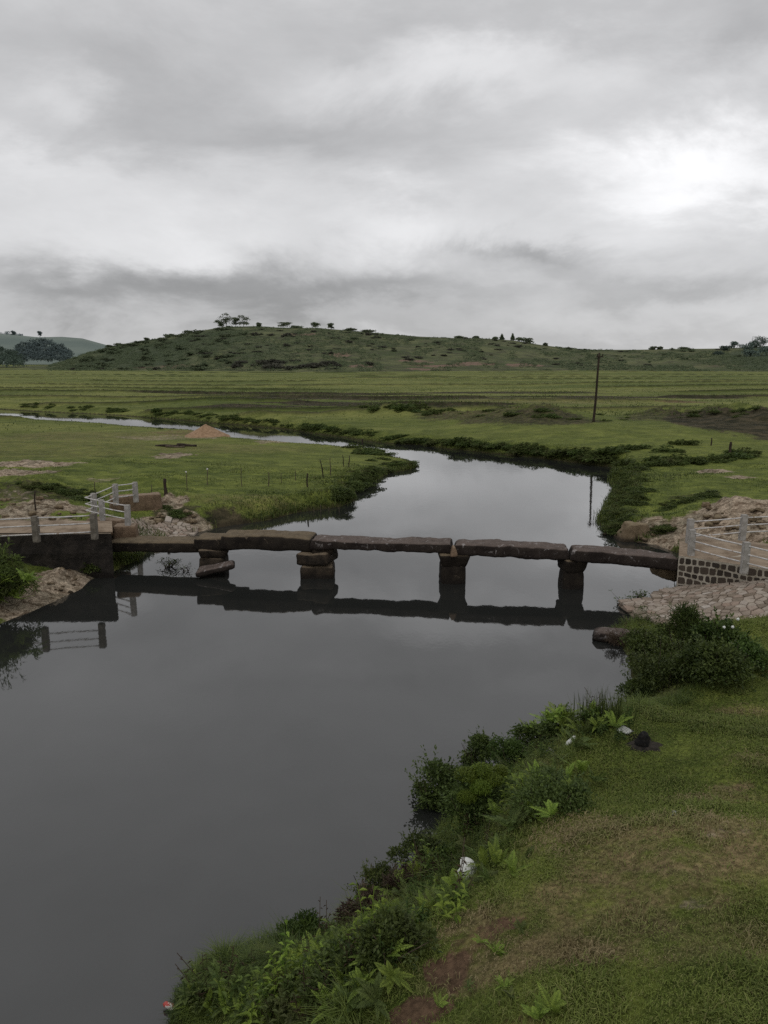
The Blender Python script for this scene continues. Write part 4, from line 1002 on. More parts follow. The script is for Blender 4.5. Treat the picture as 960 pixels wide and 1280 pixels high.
for i, (px, hp) in enumerate(((17, 7), (50, 6.5))):
    p = at_y(px, 421, 1480); s_ = 1480 / F; h = hp * s_
    cr = [(0, 0, h * .35, h * .22, h * .2, h * .2), (h * .1, 0, h * .65, h * .32, h * .25, h * .2), (-h * .15, 0, h * .8, h * .25, h * .2, h * .16)]
    tm, cm = far_tree_mesh(300 + i, h, h * .5, cr, (2, 1.4), 260, M['hazed_leaf'], .5)
    root = empty('misty_tree', p, ['misty tree standing out left on the far hill skyline', 'lone misty tree right on the far hill skyline'][i], 'tree', 'trees on the far hill skyline'); obj('trunk', tm, root); obj('crown', cm, root)
# ------------------------------------------------------------------ bank vegetation
M['shrub'] = leaf_mat('dark_shrub_leaf', (.030, .050, .014), (.115, .155, .038), (.065, .085, .024), .3)
M['shrub_green'] = leaf_mat('fresh_shrub_leaf', (.030, .055, .013), (.105, .155, .034), None, .3)
M['fern'] = leaf_mat('fern_leaf', (.085, .14, .022), (.29, .38, .065), None, .35)
M['fern_dull'] = leaf_mat('dull_fern_leaf', (.045, .07, .018), (.15, .20, .05), (.10, .105, .04), .3)
M['cushion'] = leaf_mat('bright_cushion_leaf', (.075, .115, .014), (.16, .22, .03), None, .3)
M['dry'] = leaf_mat('dry_brown_leaf', (.040, .026, .018), (.115, .080, .055), None, .15)
M['blade'] = leaf_mat('grass_blade', (.036, .060, .012), (.155, .195, .042), (.12, .11, .042), .3)
M['twig'] = noisy('shrub_twig', (.035, .026, .018), (.085, .065, .045), 8, None, .9, .4, .005)
M['bank_leaf'] = leaf_mat('bank_shrub_leaf', (.042, .060, .020), (.13, .165, .048), (.09, .09, .04), .3, .7, .1)

def blades(rg, P, L, W, lean=.5, tint=None, az=None):
    """arching grass blades at points P (n,3): two quads-ish strip ending in a tip"""
    n = len(P); a = rg.random(n) * 2 * math.pi if az is None else az
    L = np.broadcast_to(L, (n,)) * (.6 + .8 * rg.random(n)); W = np.broadcast_to(W, (n,)); ln = lean * (.3 + 1.2 * rg.random(n))
    d = np.stack([np.cos(a), np.sin(a), np.zeros(n)], 1); s = np.stack([-np.sin(a), np.cos(a), np.zeros(n)], 1); z = np.array([0, 0, 1.])
    m = P + z * (L * .6)[:, None] + d * (L * ln * .35)[:, None]
    tip = P + z * (L * (1 - .45 * np.minimum(ln, 1)))[:, None] + d * (L * ln)[:, None]
    V = np.stack([P - s * (W / 2)[:, None], P + s * (W / 2)[:, None], m + s * (W * .38)[:, None], m - s * (W * .38)[:, None], tip], 1).reshape(-1, 3)
    q = np.arange(n)[:, None] * 5
    Fc = np.concatenate([q + [0, 1, 2], q + [0, 2, 3], q + [3, 2, 4]])
    t = rg.random(n) if tint is None else np.clip(tint + .25 * rg.normal(size=n), 0, 1)
    return V, Fc, np.repeat(t, 5)
def frond(rg, base, az, L, rise, droop, npin=24, wide=.2):
    """one fern frond: arching midrib carrying paired leaflets"""
    t = np.linspace(.12, 1, npin); d = np.array([math.cos(az), math.sin(az), 0]); s = np.array([-math.sin(az), math.cos(az), 0])
    def pt(t): return base + d * (L * (t * math.cos(rise) + .15 * t * t))[:, None] + np.array([0, 0, 1]) * (L * (math.sin(rise) * t - droop * t * t))[:, None]
    P = pt(t); tg = unit(pt(t + .02) - P)
    out = []
    prof = wide * L * np.sin(np.clip(.25 + .78 * t, 0, 1) * math.pi) ** .8
    for sg in (-1, 1):
        dir_ = unit(s * sg + tg * .45 + np.array([0, 0, -.22]) + .10 * rg.normal(size=(npin, 3)))
        wv = np.cross(dir_, np.cross(tg, dir_)); wv = unit(tg - dir_ * (tg * dir_).sum(1)[:, None])
        w = (L / npin) * .85
        tip = P + dir_ * prof[:, None]; m = P + dir_ * (prof * .45)[:, None] + np.array([0, 0, 1]) * (prof * .06)[:, None]
        V = np.stack([P, m + wv * w / 2, tip, m - wv * w / 2], 1).reshape(-1, 3); q = np.arange(npin)[:, None] * 4
        out.append((V, np.concatenate([q + [0, 1, 2], q + [0, 2, 3]]), np.repeat(np.clip(rg.random() * .6 + .4 * rg.random(npin), 0, 1), 4)))
    Pm = pt(np.linspace(0, 1, 7)); w = .006 * (1.2 - np.linspace(0, 1, 7))
    V = np.concatenate([Pm - s * w[:, None], Pm + s * w[:, None]]); k = np.arange(6)[:, None]
    out.append((V, np.concatenate([k + [0, 1, 8], k + [0, 8, 7]]), np.full(14, .35)))
    return merge(out)
def stems_mesh(name, rg, n, h, r, mat, thick=.012, base=None):
    bm = bmesh.new()
    for _ in range(n):
        a, q = rg.random() * 6.28, rg.random() ** .5; e = Vector((q * r * math.cos(a), q * r * math.sin(a), h * rg.uniform(.6, 1.0)))
        b0 = Vector((e.x * .25, e.y * .25, -.15)); mid = b0.lerp(e, .5) + Vector((rg.normal() * .05, rg.normal() * .05, .05 * h))
        tube_bm(bm, [b0, mid, e], [thick, thick * .7, thick * .3], 5)
    bmesh.ops.recalc_face_normals(bm, faces=bm.faces[:]); me = bpy.data.meshes.new(name); bm.to_mesh(me); bm.free(); me.materials.append(mat); return me
def shrub(name, px, py, w, h, label, seed, mat='shrub', leaf=(.06, .035), n=5200, clumps=16, group=None, dz=0.0, extra=None, dep=1.0, loc=None, cat='shrub', up=.45, shell=.4, smin=.22, smax=.5):
    rg = np.random.default_rng(seed); g = on_ground(px, py) if loc is None else np.array(loc)
    root = empty(name, (g[0], g[1], g[2] + dz), label, cat, group, rg.random() * 0)
    V, Fc, T = foliage(rg, n, blob_clumps(rg, clumps, w / 2, w / 2 * dep, h, (smin, smax)), *leaf, up=up, rnd=.75, shell=shell)
    sp = []                                                    # shoots that break the outline
    for _ in range(int(10 + 22 * w)):
        a, e = rg.random() * 6.28, rg.uniform(.15, 1.35); d = np.array([math.cos(a) * math.cos(e), math.sin(a) * math.cos(e) * dep, math.sin(e)])
        m_ = int(rg.integers(10, 22)); t = np.linspace(.72, rg.uniform(1.02, 1.38), m_)[:, None]
        P = d * t * np.array([w / 2, w / 2, h]) + np.array([0, 0, -.06]) * (t - .7) ** 2 * 4 + rg.normal(size=(m_, 3)) * .012
        dr = unit(d + np.array([0, 0, .3]) + .9 * rg.normal(size=(m_, 3))); sd = unit(np.cross(dr, [0.1, .2, 1.])); l = (leaf[0] * rg.uniform(.7, 1.3, m_))[:, None]; wd = leaf[1] / 2
        VV = np.stack([P, P + dr * l * .45 + sd * wd, P + dr * l - np.array([0, 0, .15]) * l, P + dr * l * .45 - sd * wd], 1).reshape(-1, 3); q = np.arange(m_)[:, None] * 4
        sp.append((VV, np.concatenate([q + [0, 1, 2], q + [0, 2, 3]]), np.repeat(np.clip(.55 + .3 * rg.normal(size=m_), 0, 1), 4)))
    V, Fc, T = merge([(V, Fc, T)] + sp)
    obj('foliage', mesh_np('foliage', V, Fc, M[mat], T), root)
    obj('stem', stems_mesh('stem', rg, 9, h * .92, w * .46, M['twig']), root)
    return root
fern_protos = []
def fern_mesh(seed, n, L, mat):
    rg = np.random.default_rng(seed)
    return mesh_np('fern', *(lambda q: (q[0], q[1], mat, q[2]))(merge([frond(rg, np.array([[rg.normal() * .03, rg.normal() * .03, 0]]), 6.28 * rg.random() if i % 2 else 6.28 * i / n + rg.normal() * .5, L * rg.uniform(.65, 1.15), R(rg.uniform(30, 80)), rg.uniform(.2, .75), 24, rg.uniform(.12, .19)) for i in range(n)])))
FERN = {'bright': [fern_mesh(400 + k, 7 + k, .56, M['fern']) for k in range(4)], 'dull': [fern_mesh(420 + k, 7 + k, .54, M['fern_dull']) for k in range(4)]}
fr = random.Random(21)
def fern(px, py, s, label, kind='bright', group='ferns on the bank', dz=.0):
    g = on_ground(px, py); o = bpy.data.objects.new('fern', fr.choice(FERN[kind])); COL.objects.link(o)
    o.location = (g[0], g[1], g[2] + dz); o.rotation_euler = (fr.uniform(-.5, .5), fr.uniform(-.5, .4), fr.uniform(0, 6.28)); o.scale = (s, s, s * fr.uniform(.8, 1.1))
    return tag(o, label, 'fern', group)

# --- the near bank, from the bridge end towards the viewer
gA = 'bushes in the dark thicket below the stone slope'
shrub('shrub', 812, 835, 1.3, 1.15, 'dark bush at the waterside edge of the thicket below the stone slope', 501, group=gA, leaf=(.075, .045))
shrub('shrub', 853, 815, 1.25, 1.15, 'tall spiky topped bush in the thicket directly under the pale stones', 502, 'shrub', (.13, .022), 3600, 14, gA, 0, up=.9)
shrub('shrub', 900, 815, 1.2, .85, 'broad leaved bush with pale blossoms at the right of the thicket', 503, 'shrub_green', (.10, .06), 2600, 14, gA)
shrub('shrub', 835, 862, 1.7, 1.1, 'big rounded dark bush in the middle of the thicket below the stone slope', 504, 'shrub', (.07, .04), 6000, 20, gA)
shrub('shrub', 890, 850, 1.5, .9, 'leafy mid green bush at the lawn side of the thicket', 505, 'shrub', (.085, .045), 4600, 18, gA)
shrub('shrub', 935, 835, 1.2, .6, 'low outlying bush at the right end of the thicket', 506, 'shrub_green', (.08, .045), 2600, 12, gA)
shrub('shrub', 800, 878, 1.2, .65, 'low bush at the near foot of the thicket beside the water', 507, 'shrub', (.06, .035), 3200, 12, gA)
shrub('dead_bush', 778, 806, .9, .5, 'brown withered brush hanging over the water by the ledge', 508, 'dry', (.06, .012), 1500, 9, None, 0, up=-.2, cat='bush')
# blossoms on the broad leaved bush
bl = [o for o in bpy.data.objects if o.get('label', '').startswith('broad leaved bush')][0]
for k, (dx, dy, dz) in enumerate(((-.12, -.35, .72), (.06, -.38, .74), (.25, -.2, .86))):
    bm = bmesh.new(); bmesh.ops.create_icosphere(bm, subdivisions=3, radius=.032)
    for v in bm.verts: v.co *= 1 + .35 * mnoise.noise(v.co * 60)
    o = bm_obj('blossom', bm, M['white'], bl, False); o.location = (dx, dy, dz)
gB = 'bushes in the row along the near bank'
shrub('shrub', 668, 940, .95, .62, 'dark bush with open twiggy edge, leftmost in front of the bright bracken by the bottle', 511, 'shrub', (.055, .03), 2800, 12, gB)
shrub('shrub', 705, 925, 1.05, .55, 'bush capped with light bracken fronds just above the pale bottle', 512, 'shrub', (.06, .03), 2600, 12, gB)
shrub('shrub', 742, 912, .6, .35, 'small low bush between the bracken capped bush and the reeds', 513, 'shrub_green', (.06, .035), 1500, 9, gB)
shrub('shrub', 640, 965, .85, .7, 'mid green dense bush between the cushion topped shrub and the bottle bushes', 514, 'shrub_green', (.05, .024), 4200, 12, gB)
shrub('shrub', 545, 1010, 1.05, 1.0, 'very dark bush standing out over the water left of the cushion topped shrub', 515, 'shrub', (.07, .035), 4200, 14, gB)
shrub('shrub', 600, 965, .9, .75, 'dark bush at the back of the cushion topped shrub', 516, 'shrub', (.06, .035), 3000, 12, gB)
shrub('shrub', 600, 1035, 1.25, .85, 'shrub with bright yellow green cushions on its crown', 517, 'shrub', (.06, .03), 4600, 16, gB)
cs = [o for o in bpy.data.objects if o.get('label', '').startswith('shrub with bright')][0]
rgc = np.random.default_rng(77)
for k, (dx, dy, z, r_) in enumerate(((-.22, .05, .80, .17), (.02, .12, .84, .16), (.17, .0, .76, .15), (-.02, -.16, .72, .16), (-.24, -.24, .62, .14), (.30, .18, .80, .12))):
    n = 900; d = unit(rgc.normal(size=(n, 3))); d[:, 2] = np.abs(d[:, 2]); p = d * np.array([r_, r_, r_ * .62]) * (.8 + .25 * rgc.random((n, 1)))
    o = obj('cushion', mesh_np('cushion', *(lambda q: (q[0], q[1], M['cushion'], q[2]))(blades(rgc, p, .055, .011, .7))), cs, (dx, dy, z))
shrub('shrub', 690, 1010, 1.15, .45, 'low tangle of dark stems under the fern group beside the lawn', 518, 'shrub', (.055, .028), 2800, 14, gB)
shrub('shrub', 520, 1085, .85, .55, 'mixed low bush at the bend of the bank left of the broken bowl', 519, 'shrub', (.055, .026), 3000, 12, gB)
shrub('shrub', 470, 1125, .8, .5, 'scrubby bush with brownish leaves above the long bank grass', 520, 'bank_leaf', (.05, .022), 2600, 12, gB)
shrub('dead_bush', 460, 1160, .75, .5, 'brown dry twiggy bush among the ferns of the near bank', 521, 'dry', (.075, .014), 1300, 10, 'dry bushes on the near bank', cat='bush', up=.2)
shrub('dead_bush', 500, 1115, .5, .4, 'small brown dry bush left of the broken bowl', 522, 'dry', (.07, .013), 800, 8, 'dry bushes on the near bank', cat='bush', up=.2)
shrub('shrub', 425, 1240, 1.0, .42, 'dark low undergrowth bush beneath the ferns at the bottom of the picture', 523, 'shrub', (.06, .03), 3400, 14, gB)
shrub('shrub', 500, 1195, .8, .38, 'dark low bush beside the top of the bare soil path', 524, 'shrub', (.055, .028), 2600, 12, gB)
shrub('shrub', 380, 1190, .8, .36, 'grass-like low bush where the long bank grass meets the ferns', 525, 'shrub_green', (.08, .016), 2400, 12, gB, up=.8)
shrub('shrub', 560, 1085, .7, .3, 'low leafy bush just behind the broken bowl', 526, 'shrub_green', (.055, .026), 1800, 10, gB)
# left bank bush
shrub('fern_bush', -10, 748, 2.3, 1.75, 'drooping bright green feathery bush at the left edge beside the sandy spit', 531, 'fern_dull', (.20, .04), 5200, 22, None, -.05, up=-.25, smin=.28, smax=.45, cat='bush')
shrub('shrub', 112, 716, .9, .42, 'low dark bush on the spit at the foot of the retaining wall', 532, 'shrub', (.08, .045), 1600, 12, None)
# ferns
groups = {'a': [(585,985,.9),(612,975,.8),(635,990,.9),(655,1005,1.0),(672,990,.9),(690,980,1.0),(708,985,.9),(725,975,.9),(740,985,.8),(715,1005,.8),(660,1030,1.0),(640,1045,1.1),(625,1030,.9),(690,1030,.7),(700,960,.6)],
          'b': [(655,905,.8),(680,900,.9),(700,902,.9),(720,900,.8),(735,905,.7),(745,915,.6)],
          'c': [(530,1075,.7),(545,1090,.7),(600,1080,.8),(622,1085,.8),(640,1095,.7),(655,1075,.6),(560,1115,.6),(540,1120,.6),(610,1110,.7),(505,1150,.7),(520,1160,.6)],
          'd': [(395,1205,.75),(375,1215,.7),(360,1225,.7),(410,1215,.7),(450,1190,.7),(470,1200,.8),(485,1210,.8),(460,1215,.7),(440,1225,.8),(425,1245,.75),(400,1255,.7),(350,1262,.75),(338,1268,.6),(455,1245,.7),(470,1265,.7),(415,1275,.7),(385,1275,.6),(440,1270,.7),(490,1235,.6)],
          'e': [(690,1270,.75),(675,1278,.6),(640,1255,.5),(600,1180,.45),(618,1195,.5),(585,1240,.4),(630,1240,.5),(548,1262,.5),(650,1165,.4),(560,1150,.45)]}
FL = {'a': ('bright fern', 'in the fern group around the cushion topped shrub'), 'b': ('light bracken fern', 'on top of the bushes above the pale bottle'), 'c': ('fern', 'in the low growth around the broken bowl'), 'd': ('fern', 'in the bottom fern bed left of the bare soil path'), 'e': ('small lone fern', 'in short turf right of the bare soil path')}
for k, L in groups.items():
    for i, (px, py, s) in enumerate(L):
        dull = (i % 3 == 2)
        if k == 'b': continue
        fern(px, py, s * (.6 if k == 'e' else .82), ('dull green ' if dull else 'bright green ') + FL[k][0].replace('bright ', '') + ' ' + FL[k][1], 'dull' if dull else 'bright', ('dull ' if dull else 'bright ') + 'ferns ' + FL[k][1], .42 if k == 'b' else (.12 if k in 'ad' else .03))
for lab, nf in (('dark bush with open twiggy', 5), ('bush capped with light', 9), ('small low bush between the bracken', 4)):
    sh = [o for o in bpy.data.objects if o.get('label', '').startswith(lab)][0]
    for _ in range(nf):
        o = bpy.data.objects.new('fern', fr.choice(FERN['bright'])); COL.objects.link(o); a = fr.uniform(0, 6.28); q = fr.uniform(0, .38)
        hh_ = .42 if nf == 9 else (.42 if nf == 5 else .2)
        o.location = (sh.location.x + q * math.cos(a), sh.location.y + q * math.sin(a), sh.location.z + hh_ * (1 - q * .8)); s = fr.uniform(.55, .85); o.scale = (s, s, s * .8); o.rotation_euler = (fr.uniform(-.3, .3), fr.uniform(-.3, .3), fr.uniform(0, 6.28))
        tag(o, 'light bracken fern on top of the bushes above the pale bottle', 'fern', 'bracken on the bushes above the pale bottle')
# left edge bush carries fern fronds
for i in range(12):
    px, py = fr.uniform(-20, 36), fr.uniform(712, 752); g = on_ground(-10, 748); p = at_y(px, py, g[1] - .5)
    o = bpy.data.objects.new('fern', fr.choice(FERN['bright'])); COL.objects.link(o); o.location = (p[0], p[1], max(p[2] - .25, .5)); s = fr.uniform(1.1, 1.6); o.scale = (s, s, s * .8); o.rotation_euler = (.3, 0, fr.uniform(0, 6.28))
    tag(o, 'bright fern growing through the feathery bush at the left edge', 'fern', 'ferns in the left edge bush')
# small broad leaved weeds and dry stalks in the tangle of the bank
def weed_mesh(seed, h, n, L, W, mat, lean=.3):
    rg = np.random.default_rng(seed); out = []
    for s_ in range(4):
        a0 = rg.random() * 6.28; b0 = np.array([rg.normal() * .05, rg.normal() * .05, 0]); hh = h * rg.uniform(.6, 1.1); ln = rg.uniform(0, lean)
        top = lambda t: b0 + np.array([math.cos(a0) * ln * t * hh, math.sin(a0) * ln * t * hh, hh * t])
        P, D, LL = [], [], []
        for i in range(n):
            t = .25 + .75 * i / n; a = a0 + i * 2.4 + rg.normal() * .3; P.append(top(t)); D.append((math.cos(a), math.sin(a), .35 - .2 * rg.random())); LL.append(L * rg.uniform(.7, 1.1) * (1.1 - .5 * t))
        P, D, LL = np.array(P), unit(np.array(D)), np.array(LL); sd = unit(np.cross(D, [0, 0, 1.])); z = np.array([0, 0, 1.])
        m = P + D * (LL * .5)[:, None] + z * (LL * .10)[:, None]; tip = P + D * LL[:, None] - z * (LL * .22)[:, None]; w = (LL * W / L / 2)[:, None]
        V = np.stack([P, m + sd * w - z * .1 * w, tip, m - sd * w - z * .1 * w], 1).reshape(-1, 3); q = np.arange(n)[:, None] * 4
        out.append((V, np.concatenate([q + [0, 1, 2], q + [0, 2, 3]]), np.repeat(np.clip(rg.random(n), 0, 1), 4)))
        Q = np.array([top(t) for t in np.linspace(0, 1, 5)]); V = np.concatenate([Q - [.004, 0, 0], Q + [.004, 0, 0]]); k = np.arange(4)[:, None]
        out.append((V, np.concatenate([k + [0, 1, 6], k + [0, 6, 5]]), np.full(10, .3)))
    V, Fc, T = merge(out); return mesh_np('weed', V, Fc, mat, T)
WEED = [weed_mesh(700 + k, .32 + .05 * k, 9, .12, .042, M['fern_dull'] if k % 2 else M['fern']) for k in range(3)] + [weed_mesh(710 + k, .30, 12, .085, .030, M['shrub_green']) for k in range(3)]
DRYW = [weed_mesh(720 + k, .45, 7, .09, .012, M['dry'], .7) for k in range(3)]
path_bank = [(745,903),(695,918),(640,960),(600,1060),(560,1100),(520,1130),(470,1170),(430,1210),(390,1240),(350,1265),(300,1245),(255,1255)]
for i in range(150):                                          # ferns all along the strip
    u = fr.random() * (len(path_bank) - 1); k = int(u); f = u - k; a, b_ = path_bank[k], path_bank[k + 1]
    px, py = a[0] + (b_[0] - a[0]) * f + fr.gauss(-4, 22), a[1] + (b_[1] - a[1]) * f + fr.gauss(0, 14); g = on_ground(px, py)
    if g[2] < .10 or (abs(px - 581) < 22 and abs(py - 1098) < 22): continue
    dl = fr.random() < .5
    fern(px, py, fr.uniform(.4, .8), ('dull' if dl else 'light') + ' small fern in the tangle of the ' + ('upper' if py < 1060 else 'lower') + ' near bank', 'dull' if dl else 'bright', ('dull' if dl else 'light') + ' ferns of the ' + ('upper' if py < 1060 else 'lower') + ' near bank', fr.uniform(0, .12))
for i in range(170):
    u = fr.random() * (len(path_bank) - 1); k = int(u); f = u - k; a, b_ = path_bank[k], path_bank[k + 1]
    px, py = a[0] + (b_[0] - a[0]) * f + fr.gauss(0, 26), a[1] + (b_[1] - a[1]) * f + fr.gauss(0, 16); g = on_ground(px, py)
    if g[2] < .12 or (abs(px - 581) < 22 and abs(py - 1098) < 22): continue
    dr = i % 4 == 3; o = bpy.data.objects.new('dry_weed' if dr else 'weed', fr.choice(DRYW if dr else WEED)); COL.objects.link(o); s = fr.uniform(.7, 1.35)
    o.location = g; o.rotation_euler = (fr.uniform(-.2, .2), fr.uniform(-.2, .2), fr.uniform(0, 6.28)); o.scale = (s, s, s * fr.uniform(.8, 1.2))
    up_ = py < 1060
    tag(o, ('brown dry stalks' if dr else 'leafy green weed') + (' among the bushes of the upper near bank' if up_ else ' among ferns and grass of the lower near bank'), 'weed', ('dry stalks' if dr else 'weeds') + (' of the upper near bank' if up_ else ' of the lower near bank'))
# reeds
rg = np.random.default_rng(88); g = on_ground(757, 903)
n = 260; P = np.stack([g[0] + rg.normal(size=n) * .28, g[1] + rg.normal(size=n) * .12, np.full(n, g[2] - .1)], 1)
root = empty('reed_clump', g, 'clump of upright thin dark reeds at the water edge beside the thicket', 'reeds')
V, Fc, T = blades(rg, P - g, .62, .012, .18); obj('reed_blades', mesh_np('reed_blades', V, Fc, M['shrub'], T), root)
# snags of branches standing in the river
def snag(px, py, w, h, label, seed, n=10, leaves=120):
    rg = np.random.default_rng(seed); g = at(px, py, 0); root = empty('branch_snag', g, label, 'branches')
    bm = bmesh.new(); tips = []
    for i in range(n):
        a = rg.random() * 6.28; e = Vector((math.cos(a) * w * rg.uniform(.3, 1), math.sin(a) * w * .4, h * rg.uniform(.2, 1))); b0 = Vector((rg.normal() * .1, rg.normal() * .1, -.1))
        mid = b0.lerp(e, .55) + Vector((0, 0, h * .15)); tube_bm(bm, [b0, mid, e], [.022, .014, .005], 5); tips.append(e)
        for _ in range(3):
            f = mid.lerp(e, rg.random()); e2 = f + Vector((rg.normal() * .16, rg.normal() * .1, rg.normal() * .10)); tube_bm(bm, [f, e2], [.008, .003], 4); tips.append(e2)
    bm_obj('branch', bm, M['wood_dark'], root, True)
    V, Fc, T = foliage(rg, leaves, [(t.x, t.y, max(.05, t.z), .10, .08, .07) for t in tips], .07, .03, shell=.1); obj('foliage', mesh_np('foliage', V, Fc, M['shrub'], T), root)
snag(211, 709, .42, .30, 'black drift branches caught in the water under the left bridge span', 601, 12, 260)
snag(233, 714, .22, .16, 'small drift twigs in the water right of the larger snag under the left span', 602, 6, 40)
snag(800, 751, .42, .22, 'dark leafy drift branches in the water left of the pale stone slope', 603, 12, 220)
snag(777, 756, .26, .16, 'sparse drift twigs in the water just left of the leafy branches', 604, 8, 60)
shrub('shrub', 803, 767, .35, .22, 'tiny green bush at the water corner of the pale stone slope', 605, 'shrub_green', (.05, .03), 500, 7, None)

# --- far and middle banks: low shrubs
rgb = np.random.default_rng(15); bankp = []
for k in range(6):
    cl = blob_clumps(rgb, 13, .9, .6, .85, (.25, .5), .15)
    V, Fc, T = foliage(rgb, 620 if k < 3 else 900, cl, .20 if k < 3 else .13, .11 if k < 3 else .075, up=.35, rnd=.85, shell=.45)
    bankp.append(mesh_np('bank_shrub', V, Fc, M['bank_leaf' if k % 3 else 'shrub'], T))
fb = random.Random(33)
def bank_shrubs(line, n, s0, s1, label, group, spread=(3, 2), kinds=(0, 1, 2)):
    xs = [p[0] for p in line]; ys = [p[1] for p in line]
    for _ in range(n):
        u = fb.random() * (len(line) - 1); i = int(u); f = u - i
        px = xs[i] + (xs[i + 1] - xs[i]) * f + fb.uniform(-spread[0], spread[0]); py = ys[i] + (ys[i + 1] - ys[i]) * f + fb.uniform(-spread[1], spread[1])
        g = on_ground(px, py)
        if g[2] < .06: continue
        s = fb.uniform(s0, s1); o = bpy.data.objects.new('bank_shrub', bankp[fb.choice(kinds)]); COL.objects.link(o)
        o.location = (g[0], g[1], g[2] - .08); o.scale = (s * fb.uniform(1.1, 2.4), s * 1.2, s * fb.uniform(.55, 1.0)); o.rotation_euler = (0, 0, fb.gauss(0, .5)); tag(o, label, 'shrub', group)
bank_shrubs([(20,506),(130,512),(200,516),(260,520),(320,526),(380,533),(440,541),(500,548)], 95, .35, .7, 'dark shrub in the belt along the far river bank at left', 'shrubs along the far bank', (4, 3))
bank_shrubs([(500,550),(560,553),(620,559),(680,566),(740,574),(770,578)], 80, .4, .85, 'dark shrub in the belt along the far river bank at right', 'shrubs along the far bank', (4, 3))
bank_shrubs([(650,560),(720,570),(800,563),(850,560)], 20, .4, .8, 'shrub on the rough ground between far bank and right bank', 'shrubs on the rough ground', (8, 5))
bank_shrubs([(786,590),(785,600),(788,612),(782,632),(772,648),(778,662)], 60, .3, .5, 'leafy green shrub along the water edge of the right bank', 'shrubs on the right bank edge', (11, 6), (3, 4, 5))
bank_shrubs([(790,585),(830,580),(880,575),(940,570)], 22, .4, .75, 'dark shrub in the hedge-like line across the right bank', 'shrubs across the right bank', (8, 4))
bank_shrubs([(815,640),(850,628),(890,622)], 14, .3, .55, 'low dark shrub on the ledge above the bare sandy bank', 'shrubs above the sandy bank', (6, 4), (3, 4, 5))
bank_shrubs([(818,662),(845,664)], 5, .3, .5, 'low shrub beside the flat faced boulder', 'shrubs by the boulder', (6, 4), (3, 4, 5))
bank_shrubs([(440,556),(455,560),(470,568),(478,578)], 22, .4, .7, 'dark shrub at the back of the spit tip', 'shrubs at the spit tip', (8, 5))
bank_shrubs([(488,580),(505,581),(516,583)], 10, .35, .65, 'rounded shrub at the very end of the spit', 'shrubs at the spit tip', (4, 2), (3, 4, 5))
bank_shrubs([(470,590),(450,600),(435,612),(415,622)], 34, .35, .7, 'leafy shrub on the river side of the spit', 'shrubs on the spit edge', (10, 6), (3, 4, 5))
bank_shrubs([(240,531),(243,532)], 2, .6, .8, 'dark bush against the water just left of the sand heap', None, (1, 1), (0, 1))
bank_shrubs([(160,530),(195,533),(225,535)], 12, .2, .35, 'brownish bush in the dry patch left of the sand heap', 'bushes left of the sand heap', (8, 3))
bank_shrubs([(465,512),(500,510),(540,516)], 16, .6, 1.1, 'dark shrub on the low mound in the plain', 'shrubs on the plain mound', (12, 3))
bank_shrubs([(560,516),(640,518),(740,522),(860,520),(950,515)], 30, .3, .65, 'low shrub on the rough brown mounds of the plain', 'shrubs on the brown mounds', (20, 5))
bank_shrubs([(30,608),(80,612),(110,622)], 14, .3, .6, 'dark shrub in the ditch behind the left railing', 'shrubs behind the left railing', (8, 4), (3, 4, 5))
bank_shrubs([(190,633),(225,640),(215,648)], 10, .25, .45, 'dark shrub on the cut bank behind the left bridge end', 'shrubs behind the left bridge end', (8, 3), (3, 4, 5))

# the 300 largest in view stay single shrubs; the small rest of the belt is one mass
allb = [o for o in bpy.data.objects if o.name.split('.')[0] == 'bank_shrub']
allb.sort(key=lambda o: -o.scale[0] * o.scale[2] / max(1, o.location.length) ** 2)
rest, parts = allb[290:], []
for o in rest:
    me = o.data; n = len(me.vertices); v = np.empty(n * 3, np.float32); me.vertices.foreach_get('co', v)
    mw = np.array(Matrix.LocRotScale(o.location, o.rotation_euler, o.scale)); v = np.c_[v.reshape(-1, 3), np.ones(n)] @ mw.T
    f = np.empty(len(me.polygons) * 3, np.int32); me.polygons.foreach_get('vertices', f); t = np.empty(n, np.float32); me.attributes['tint'].data.foreach_get('value', t)
    parts.append((v[:, :3], f.reshape(-1, 3), t)); bpy.data.objects.remove(o)
V, Fc, T = merge(parts)
tag(obj('bank_scrub', mesh_np('bank_scrub', V, Fc, M['bank_leaf'], T)), 'low scrub along the river banks beyond the bridge', 'scrub', kind='stuff')
# --- grass nobody could count
GP = np.stack([GX, GY, GH], 1); GR = np.hypot(GX, GY)
dep = GY * CP + (H - GH) * SP; okd = dep > .3; dep = np.maximum(dep, .3)
gpx = CX + F * GX / dep; gpy = CY - F * ((GH - H) * CP + GY * SP) / dep
inview = okd & (gpx > -140) & (gpx < 1100) & (gpy < 1400)
area = GR * GAREA * np.radians(.1125)
bare = np.clip(np.maximum(np.maximum(sand, red), mud) * 1.4, 0, 1)
def scatter(mask, dens, n, seed):
    rg = np.random.default_rng(seed); w = area * mask * dens; w = np.where(inview, w, 0); idx = rg.choice(len(w), n, p=w / w.sum())
    return idx, rg
right = (gpx > 180) & (GY < 24) & (GX > -6)
